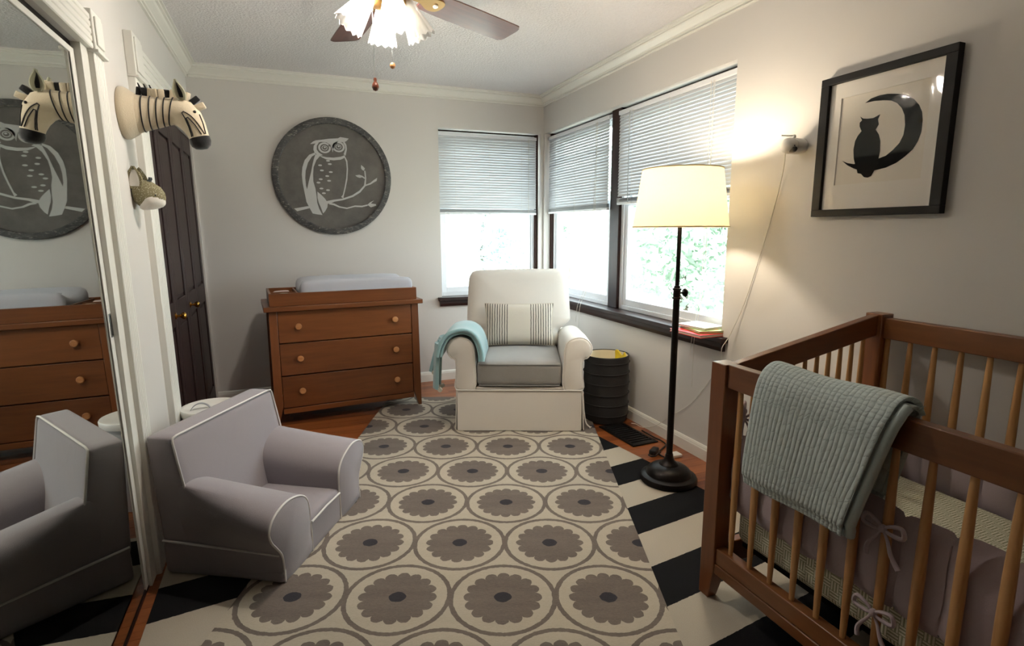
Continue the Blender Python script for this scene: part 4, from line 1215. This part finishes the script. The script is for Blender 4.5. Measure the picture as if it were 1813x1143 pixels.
MOON = [(-0.07,0.153),(-0.047,0.165),(-0.015,0.169),(0.017,0.168),(0.056,0.159),(0.091,0.146),(0.115,0.129),(0.136,0.105),(0.149,0.078),(0.154,0.049),(0.154,0.01),(0.146,-0.02),(0.131,-0.047),(0.105,-0.069),(0.076,-0.088),(0.039,-0.101),(-0.005,-0.107),(-0.035,-0.107),(-0.065,-0.102),(-0.093,-0.091),(-0.121,-0.076),(-0.146,-0.056),(-0.122,-0.067),(-0.094,-0.074),(-0.064,-0.073),(-0.03,-0.07),(0.007,-0.064),(0.034,-0.057),(0.059,-0.039),(0.08,-0.018),(0.092,0.009),(0.094,0.042),(0.088,0.079),(0.075,0.106),(0.056,0.127),(0.032,0.141),(0.003,0.148),(-0.034,0.153)]
BIRD = [(-0.085,0.105),(-0.073,0.096),(-0.056,0.092),(-0.031,0.09),(-0.019,0.094),(-0.005,0.099),(-0.012,0.082),(-0.007,0.063),(-0.017,0.045),(-0.003,0.026),(0.006,-0.0),(0.009,-0.039),(0.006,-0.065),(0.005,-0.088),(-0.005,-0.106),(-0.016,-0.127),(-0.03,-0.132),(-0.045,-0.129),(-0.059,-0.115),(-0.074,-0.111),(-0.079,-0.095),(-0.087,-0.078),(-0.096,-0.053),(-0.101,-0.017),(-0.097,0.015),(-0.088,0.033),(-0.074,0.049),(-0.084,0.068),(-0.085,0.082),(-0.076,0.09)]
def m_slate(name, a, b, s=6, scratch=0):
    t = NT(name)
    v = t.coord()
    f = t.noise(v, s, 5, .65)
    c = t.ramp(f, [(.3, a), (.7, b)])
    if scratch:
        g = t.M('GREATER_THAN', t.noise(t.coord('Object', (1, 1, 3)), 22, 6, .75, 1.5), scratch)
        c = t.mix(t.M('MULTIPLY', g, .6), c, S(158, 154, 146))
    t.set(Base_Color=c, Roughness=.7, Specular_IOR_Level=.3)
    t.bump(f, .1, .003)
    return t.m
SLATE = m_slate('grey_slate_paint', S(88, 85, 82), S(114, 110, 106), 5)
FRAMEM = m_slate('distressed_dark_paint', S(58, 58, 59), S(92, 91, 90), 14, .57)
PALE = plain('pale_grey_stencil_paint', S(188, 188, 187), .7, .03)
sg = thing('owl_sign', 'round dark grey wall sign with pale stencilled owl above the dresser', 'wall sign', (SIGN_C[0], YB, SIGN_C[1]))
R1 = .441
MB().lathe([(R1 - .046, -.014), (R1 - .046, -.030), (R1 - .040, -.036), (R1 - .008, -.036), (R1, -.030), (R1, -.001), (R1 - .046, -.001)], 72, axis='y', cap=False).build('rim', FRAMEM, sg, smooth=40)
MB().lathe([(0, -.001), (R1 - .045, -.001), (R1 - .045, -.016), (0, -.016)], 72, axis='y', cap=False).build('panel', SLATE, sg, smooth=40)
def stencil(poly, nm='owl_stencil'):
    m = MB(); m.prism(poly, lambda a, b, s: (a, s, b), -.0160, -.0178)
    return m.build(nm, PALE, sg)
for k, v in OWL.items():
    stencil(v, 'branch' if k.startswith(('branch', 'twig')) else ('leaf' if k.startswith('leaf') else 'owl_stencil'))
def ell(c, rx, rz, n=16): return [(c[0] + rx * cos(2 * pi * k / n), c[1] + rz * sin(2 * pi * k / n)) for k in range(n)]
for c in SPOTS: stencil(ell(c, .0145, .0065), 'feather_mark')
def annulus(c, ro, ri, a0=0, a1=2 * pi, n=40):
    m = MB()
    rr = []
    for k in range(n + 1):
        a = a0 + (a1 - a0) * k / n
        rr.append([(c[0] + ri * cos(a), -.0160, c[1] + ri * sin(a) * .86), (c[0] + ro * cos(a), -.0160, c[1] + ro * sin(a) * .86), (c[0] + ro * cos(a), -.0178, c[1] + ro * sin(a) * .86), (c[0] + ri * cos(a), -.0178, c[1] + ri * sin(a) * .86)])
    m.loft(rr); m.build('owl_eye', PALE, sg)
for s, c in ((-1, EYES[0]), (1, EYES[1])):
    annulus(c, .046, .032, radians(20), radians(400)) if s < 0 else annulus(c, .046, .032, radians(-220), radians(160))
    annulus(c, .0215, .0165)
    stencil(ell((c[0] + .002, c[1] + .004), .0075, .006), 'owl_eye')

# ---------------------------------------------------------------- framed picture on the right wall
pc = thing('framed_picture', 'black framed silhouette of an owl on a crescent moon above the crib', 'picture', (XR, PIC_C[0], PIC_C[1]), RW)
BLKW = wood('black_painted_frame', S(14, 13, 13), S(24, 22, 21), 'x', 8, .55, .1, .03, .0, spec=.2)
MATB = plain('off_white_mat_board', S(236, 231, 223), .85, .02)
PAPER = plain('cream_paper', S(232, 225, 213), .85, .02)
INK = plain('black_cut_paper', S(12, 12, 13), .8, .05, spec=.15)
ow, oh, fw = .2575, .2775, .0375
for a0, a1, b0, b1 in ((-ow, ow, oh - fw * .75, oh), (-ow, ow, -oh, -oh + fw * .75), (-ow, -ow + fw, -oh + fw * .75, oh - fw * .75), (ow - fw, ow, -oh + fw * .75, oh - fw * .75)):
    MB().box(a0, a1, -.034, -.004, b0, b1).build('frame_bar', BLKW, pc, bevel=.0015)
MB().box(-ow + .02, ow - .02, -.014, -.010, -oh + .02, oh - .02).build('paper', PAPER, pc)
wx0, wx1, wz0, wz1 = -.171, .172, -.151, .190
for a0, a1, b0, b1 in ((-ow + .02, ow - .02, wz1, oh - .02), (-ow + .02, ow - .02, -oh + .02, wz0), (-ow + .02, wx0, wz0, wz1), (wx1, ow - .02, wz0, wz1)):
    MB().box(a0, a1, -.0185, -.0145, b0, b1).build('mat_board', MATB, pc)
m = MB(); m.prism(MOON, lambda a, b, s: (a, s, b), -.0142, -.0150); m.build('moon_silhouette', INK, pc)
m = MB(); m.prism(BIRD, lambda a, b, s: (a, s, b), -.0143, -.0152); m.build('owl_silhouette', INK, pc)
MB().box(-ow + .03, ow - .03, -.0235, -.0215, -oh + .022, oh - .022).build('glass', PGLASS, pc)

# ---------------------------------------------------------------- baby monitor camera on the right wall and its cable
bc = thing('baby_monitor_camera', 'white baby monitor camera with antenna on the wall beside the picture', 'camera', (XR, 1.885, 1.662), RW)
MB().lathe([(0, 0), (.030, 0), (.031, -.004), (.033, -.020), (.034, -.045), (.032, -.058), (.0, -.058)], 32, axis='y').build('base', WHITEP, bc, smooth=40)
hd = MB().lathe([(.0, -.112), (.012, -.111), (.024, -.104), (.031, -.093), (.034, -.078), (.034, -.066), (.032, -.060), (.0, -.060)][::-1], 32, axis='y').build('head', WHITEP, bc, smooth=40)
fc = MB().rbox((.016, -.078, -.018), (.036, .030, .026), .010, 6).build('face_plate', plain('grey_plastic', S(120, 112, 100), .4), bc, smooth=60)
MB().lathe([(.0, 0), (.010, 0), (.011, .006), (.008, .010), (.0, .008)], 20, (.030, -.080, -.018), 'x').build('lens', BLACKP, fc, smooth=40)
MB().lathe([(.0, 0), (.003, 0), (.003, .002), (.0, .002)], 10, (.034, -.084, -.004), 'x').build('sensor', BLACKP, fc)
MB().rbox((.000, -.052, .040), (.014, .014, .016), .006, 5).build('antenna_hinge', WHITEP, bc, smooth=60)
MB().tube([(.0, -.052, .042), (-.030, -.095, .046)], .0035, 8).build('antenna', WHITEP, bc, smooth=60)
cw = tag(MB().tube(catmull([(2.050, 1.915, 1.640), (2.085, 1.95, 1.58), (2.107, 1.997, 1.447), (2.108, 2.055, 1.238), (2.106, 2.145, .953), (2.085, 2.215, .76), (2.060, 2.238, .69), (2.085, 2.27, .62), (2.106, 2.333, .525), (2.107, 2.504, .307), (2.100, 2.703, .153), (2.09, 2.82, .060), (2.085, 2.95, .006), (2.08, 3.02, .005), (2.06, 3.045, .005)], 6, False), .0022, 6).build('camera_cable', CORD, smooth=60), 'thin white cable hanging from the baby monitor camera to the floor', 'cable')

# ---------------------------------------------------------------- floor vent, cord, power adaptor
vt = thing('floor_vent', 'black metal floor vent beside the laundry basket', 'floor vent', (1.925, 2.885, .0005), radians(3))
m = MB(); m.box(-.095, .095, -.190, -.168, 0, .009); m.box(-.095, .095, .168, .190, 0, .009); m.box(-.095, -.073, -.168, .168, 0, .009); m.box(.073, .095, -.168, .168, 0, .009)
m.build('frame', BLACKM, vt, bevel=.003)
MB().box(-.073, .073, -.168, .168, 0, .002).build('duct', BLACKP, vt)
for k in range(11):
    MB().box(-.073, .073, -.160 + k * .032 - .006, -.160 + k * .032 + .006, .002, .0075).build('louvre', BLACKP, vt)
tag(MB().tube(catmull([(LX + .13, LY + .03, .012), (LX + .17, LY + .08, .006), (LX + .185, LY + .17, .006), (LX + .16, LY + .28, .006), (1.93, 2.56, .006), (1.985, 2.60, .006), (2.04, 2.64, .006), (2.055, 2.70, .006), (2.048, 2.76, .006), (2.046, 2.84, .006), (2.046, 2.90, .006)], 6, False), .0045, 8).build('lamp_cord', BLACKP, smooth=60), 'black lamp cord lying on the oak floor near the vent', 'cord')
ad = thing('power_adaptor', 'small black power adaptor lying on the floor behind the lamp base', 'adaptor', (1.885, 2.545, .0115), radians(35))
MB().rbox((0, 0, .015), (.075, .038, .030), .007, 6).build('body', BLACKP, ad, smooth=60)
MB().tube(catmull([(-.035, 0, .012), (-.06, .012, .010), (-.075, -.012, .010), (-.055, -.028, .010), (-.02, -.030, .010), (.02, -.034, .008)], 6, False), .0032, 6).build('cable_coil', BLACKP, ad, smooth=60)
pd2 = tag(MB().rbox((1.978, 2.485, .010), (.085, .055, .018), .004, 6).build('small_white_box', WHITEP, smooth=60), 'small white plug box on the floor by the baseboard', 'plug')

# ---------------------------------------------------------------- books on the sill
def book(label, loc, rz, w_, d_, h_, cover, edge, deco=None):
    b = thing('picture_book', label, 'book', loc, rz, group='books on the window sill')
    cm = plain('cover_' + label[:12].replace(' ', '_'), cover, .4, .05, 20)
    MB().box(-w_ / 2 + .003, w_ / 2 - .004, -d_ / 2 + .004, d_ / 2 - .004, .0025, h_ - .0025).build('pages', plain('page_edges', S(226, 218, 204), .9, .04, 60), b)
    MB().box(-w_ / 2, w_ / 2, -d_ / 2, d_ / 2, 0, .0025).build('back_cover', cm, b, bevel=.0008)
    fc = MB().box(-w_ / 2, w_ / 2, -d_ / 2, d_ / 2, h_ - .0025, h_).build('front_cover', cm, b, bevel=.0008)
    MB().box(-w_ / 2, w_ / 2, -d_ / 2, -d_ / 2 + .003, .0025, h_ - .0025).build('spine', cm, b)
    if deco:
        dm = plain('deco_' + label[:12].replace(' ', '_'), deco, .4, .25, 25)
        MB().box(-w_ * .32, w_ * .30, -d_ * .30, d_ * .26, h_, h_ + .0004).build('cover_print', dm, fc)
ZB = ZS + .0015
book('red picture book at the bottom of the pile on the sill', (2.060, 2.415, ZB), radians(92), .245, .215, .017, S(206, 34, 36), None, S(226, 140, 110))
book('green and orange picture book in the middle of the pile', (2.085, 2.420, ZB + .0185), radians(78), .235, .17, .012, S(150, 160, 66), None, S(226, 160, 60))
book('white and blue picture book on top of the pile on the sill', (2.090, 2.445, ZB + .032), radians(98), .20, .16, .011, S(232, 232, 232), None, S(150, 180, 206))

# ---------------------------------------------------------------- ceiling fan with light kit
HX, HY, BZ = .420, 2.470, 2.290
fn = thing('ceiling_fan', 'ceiling fan with dark wood blades and frosted glass lights', 'ceiling fan', (HX, HY, 0))
BLADE = wood('cherry_fan_blade', S(70, 38, 36), S(112, 66, 58), 'x', 6, .35, .08, .03, .3)
ANTB = plain('antique_brass', S(160, 124, 72), .3, .1, 10, 0, 80, 1)
MB().lathe([(0, ZC), (.105, ZC), (.108, 2.432), (.126, 2.405), (.130, 2.355), (.120, 2.318), (.092, 2.300), (.06, 2.294), (0, 2.292)], 40, cap=False).build('motor_housing', ANTB, fn, smooth=40)
MB().lathe([(0, 2.294), (.066, 2.292), (.070, 2.275), (.062, 2.252), (.076, 2.238), (.076, 2.218), (.050, 2.203), (.022, 2.188), (0, 2.184)], 32, cap=False).build('light_kit', ANTB, fn, smooth=40)
bo = catmull([(.195, -.048), (.220, -.066), (.38, -.075), (.712, -.077), (.752, -.070), (.768, -.050), (.770, 0), (.768, .050), (.752, .070), (.712, .077), (.38, .075), (.220, .066), (.195, .048)], 4)
for a in (27.5, 98, 171, 244, 317):
    m = MB(); m.prism(bo, lambda p, q, s: (p, q, s), 0, .007)
    b = m.build('blade', BLADE, fn, bevel=.002)
    b.location = (0, 0, BZ); b.rotation_euler = (radians(-11), 0, radians(a))
    m = MB(); m.prism(catmull([(.100, -.018), (.18, -.018), (.24, -.044), (.285, -.036), (.297, 0), (.285, .036), (.24, .044), (.18, .018), (.100, .018)], 4), lambda p, q, s: (p, q, s), -.006, 0)
    m.build('blade_iron', ANTB, b)
    m = MB(); m.lathe([(.0, -.013), (.011, -.011), (.012, -.006), (0, -.006)], 12, (.26, 0, 0), cap=False); m.build('screw_cap', WHITEP, b, smooth=50)
def m_frost():
    t = NT('ribbed_frosted_glass')
    d = t.n('ShaderNodeBsdfTranslucent'); d.inputs[0].default_value = (.70, .68, .64, 1)
    g = t.n('ShaderNodeBsdfGlossy'); g.inputs['Roughness'].default_value = .15
    p = t.n('ShaderNodeBsdfTransparent')
    a = t.n('ShaderNodeMixShader'); a.inputs[0].default_value = .5
    b = t.n('ShaderNodeMixShader'); b.inputs[0].default_value = .12
    t.link(d.outputs[0], a.inputs[1]); t.link(p.outputs[0], a.inputs[2])
    t.link(a.outputs[0], b.inputs[1]); t.link(g.outputs[0], b.inputs[2])
    t.link(b.outputs[0], t.out.inputs[0])
    return t.m
FROST = m_frost()
BULB = m_emit('fan_bulb_glow', (1, .92, .82, 1), FAN_BULB)
BULBOFF = plain('unlit_bulb_glass', S(230, 228, 220), .2, .01)
NR = 48
for k, a in enumerate((92, 182, 272, 2)):
    tilt = radians(26 if a != 182 else 36)
    sh = MB()
    prof = [(.026, 0), (.031, .013), (.038, .046), (.045, .082), (.053, .119), (.061, .152)]
    rings = []
    for r, h in prof + [(r - .0026, h) for r, h in prof[::-1]]:
        ring = []
        for q in range(NR):
            th = 2 * pi * q / NR
            f = min(1, h / .155)
            rr = r * (1 + .045 * f * cos(12 * th))
            hh = h + (.005 * cos(12 * th) if h > .14 else 0)
            ring.append((rr * cos(th), rr * sin(th), -hh))
        rings.append(ring)
    sh.loft(rings, False, False)
    so_ = sh.build('glass_shade', FROST, fn, smooth=60)
    so_.location = (.072 * cos(radians(a)), .072 * sin(radians(a)), 2.245)
    so_.rotation_euler = Matrix.Rotation(radians(a), 3, 'Z').to_euler() if False else (Matrix.Rotation(radians(a), 3, 'Z') @ Matrix.Rotation(-tilt, 3, 'Y')).to_euler()
    MB().lathe([(.0, .022), (.021, .020), (.029, .006), (.029, -.016), (.024, -.021), (0, -.021)], 20, cap=False).build('fitter', ANTB, so_, smooth=40)
    MB().lathe([(.013, -.022), (.016, -.04), (.024, -.066), (.028, -.087), (.023, -.108), (.012, -.120), (.0, -.123)], 16, cap=False).build('bulb', BULB if a != 2 else BULBOFF, so_, smooth=60)
    MB().tube(catmull([(.03 * cos(radians(a)), .03 * sin(radians(a)), 2.228), (.062 * cos(radians(a)), .062 * sin(radians(a)), 2.258), (.074 * cos(radians(a)), .074 * sin(radians(a)), 2.248)], 5, False), .008, 8).build('light_arm', ANTB, fn, smooth=50)
WK = wood('turned_pull_wood', S(74, 36, 24), S(120, 64, 40), 'z', 20, .3)
for (dx, dy, ze, kind) in ((-.063, .004, 1.905, 0), (.010, -.006, 1.982, 1)):
    ch_ = MB(); n = 34
    z_ = 2.205
    ch_.tube([(dx, dy, z_), (dx, dy, ze + .02)], .0008, 5)
    while z_ > ze + .02:
        ch_.lathe([(.0002, -.0017), (.0020, 0), (.0002, .0017)], 6, (dx, dy, z_), cap=False); z_ -= .0052
    co = ch_.build('pull_chain', CHROME, fn)
    if kind == 0: MB().lathe([(.0, .024), (.006, .024), (.0075, .016), (.006, .011), (.013, -.002), (.015, -.012), (.010, -.024), (.0, -.028)], 20, (dx, dy, ze), cap=False).build('pull_knob', WK, co, smooth=50)
    else: MB().lathe([(.0, .013), (.008, .010), (.0125, 0), (.008, -.010), (.0, -.013)], 20, (dx, dy, ze), cap=False).build('pull_knob', KNOBW, co, smooth=50)

# ---------------------------------------------------------------- outside the windows
GRASS = plain('pale_sunlit_paving', S(196, 196, 188), 1, .1, 2)
tag(MB().box(-30, 60, -30, 70, -1.7, -1.5).build('ground', GRASS), 'pale sunlit ground outside the windows', 'ground', kind='structure')
BARK = plain('grey_bark', S(90, 80, 70), .9, .2, 12, .5, 20)
def tree(label, x, y, h, rad, n, c, seed):
    rnd = random.Random(seed)
    t = thing('garden_tree', label, 'tree', (x, y, -1.5), group='trees outside the windows')
    MB().tube(catmull([(0, 0, 0), (.1, .05, h * .3), (-.05, .1, h * .6), (.0, .0, h * .9)], 4, False), [.16 - .010 * k for k in range(13)], 8).build('trunk', BARK, t, smooth=50)
    m = MB()
    lobes = [(rnd.gauss(0, rad * .5), rnd.gauss(0, rad * .5), h * (.38 + .5 * rnd.random()), rad * (.4 + .3 * rnd.random())) for _ in range(14)]
    for _ in range(n):
        L = lobes[rnd.randrange(len(lobes))]
        d = Vector((rnd.gauss(0, 1), rnd.gauss(0, 1), rnd.gauss(0, 1))).normalized() * L[3] * rnd.random() ** .35
        p = Vector(L[:3]) + d
        u = Vector((rnd.gauss(0, 1), rnd.gauss(0, 1), rnd.gauss(0, 1))).normalized()
        w_ = u.orthogonal().normalized()
        s = rnd.uniform(.06, .13)
        m.add([p - u * s, p + w_ * s * .5, p + u * s, p - w_ * s * .5 + Vector((0, 0, .02))], [(0, 1, 2), (0, 2, 3)])
    o = m.build('foliage', c, t)
    o['kind'] = 'stuff'
LEAF1 = m_translucent('sunlit_leaf', S(180, 198, 184), .4)
LEAF2 = m_translucent('blue_green_leaf', S(192, 208, 204), .4)
tree('leafy tree seen through the window behind the floor lamp', 6.9, 8.7, 4.6, 1.9, 12000, LEAF1, 3)
tree('pale tree seen through the left window of the dresser wall', 4.4, 13.0, 3.9, 1.5, 5000, LEAF2, 5)
tree('tree seen through the middle window beside the corner pillar', 14.0, 27.0, 5.0, 1.6, 5000, LEAF1, 9)
hs = thing('garden_shed', 'low garden shed roof seen faintly through the middle window', 'shed', (10.2, 15.2, -1.5), radians(-30))
MB().box(-2.4, 2.4, -1.4, 1.4, 0, .9).build('shed_wall', plain('pale_siding', S(214, 212, 206), .9), hs)
m = MB(); m.prism([(-1.6, .9), (1.6, .9), (0, 2.1)], lambda p, q, s: (p * 1.6, s, q), -1.6, 1.6); m.build('roof', plain('grey_shingle_roof', S(206, 208, 212), .9), hs)
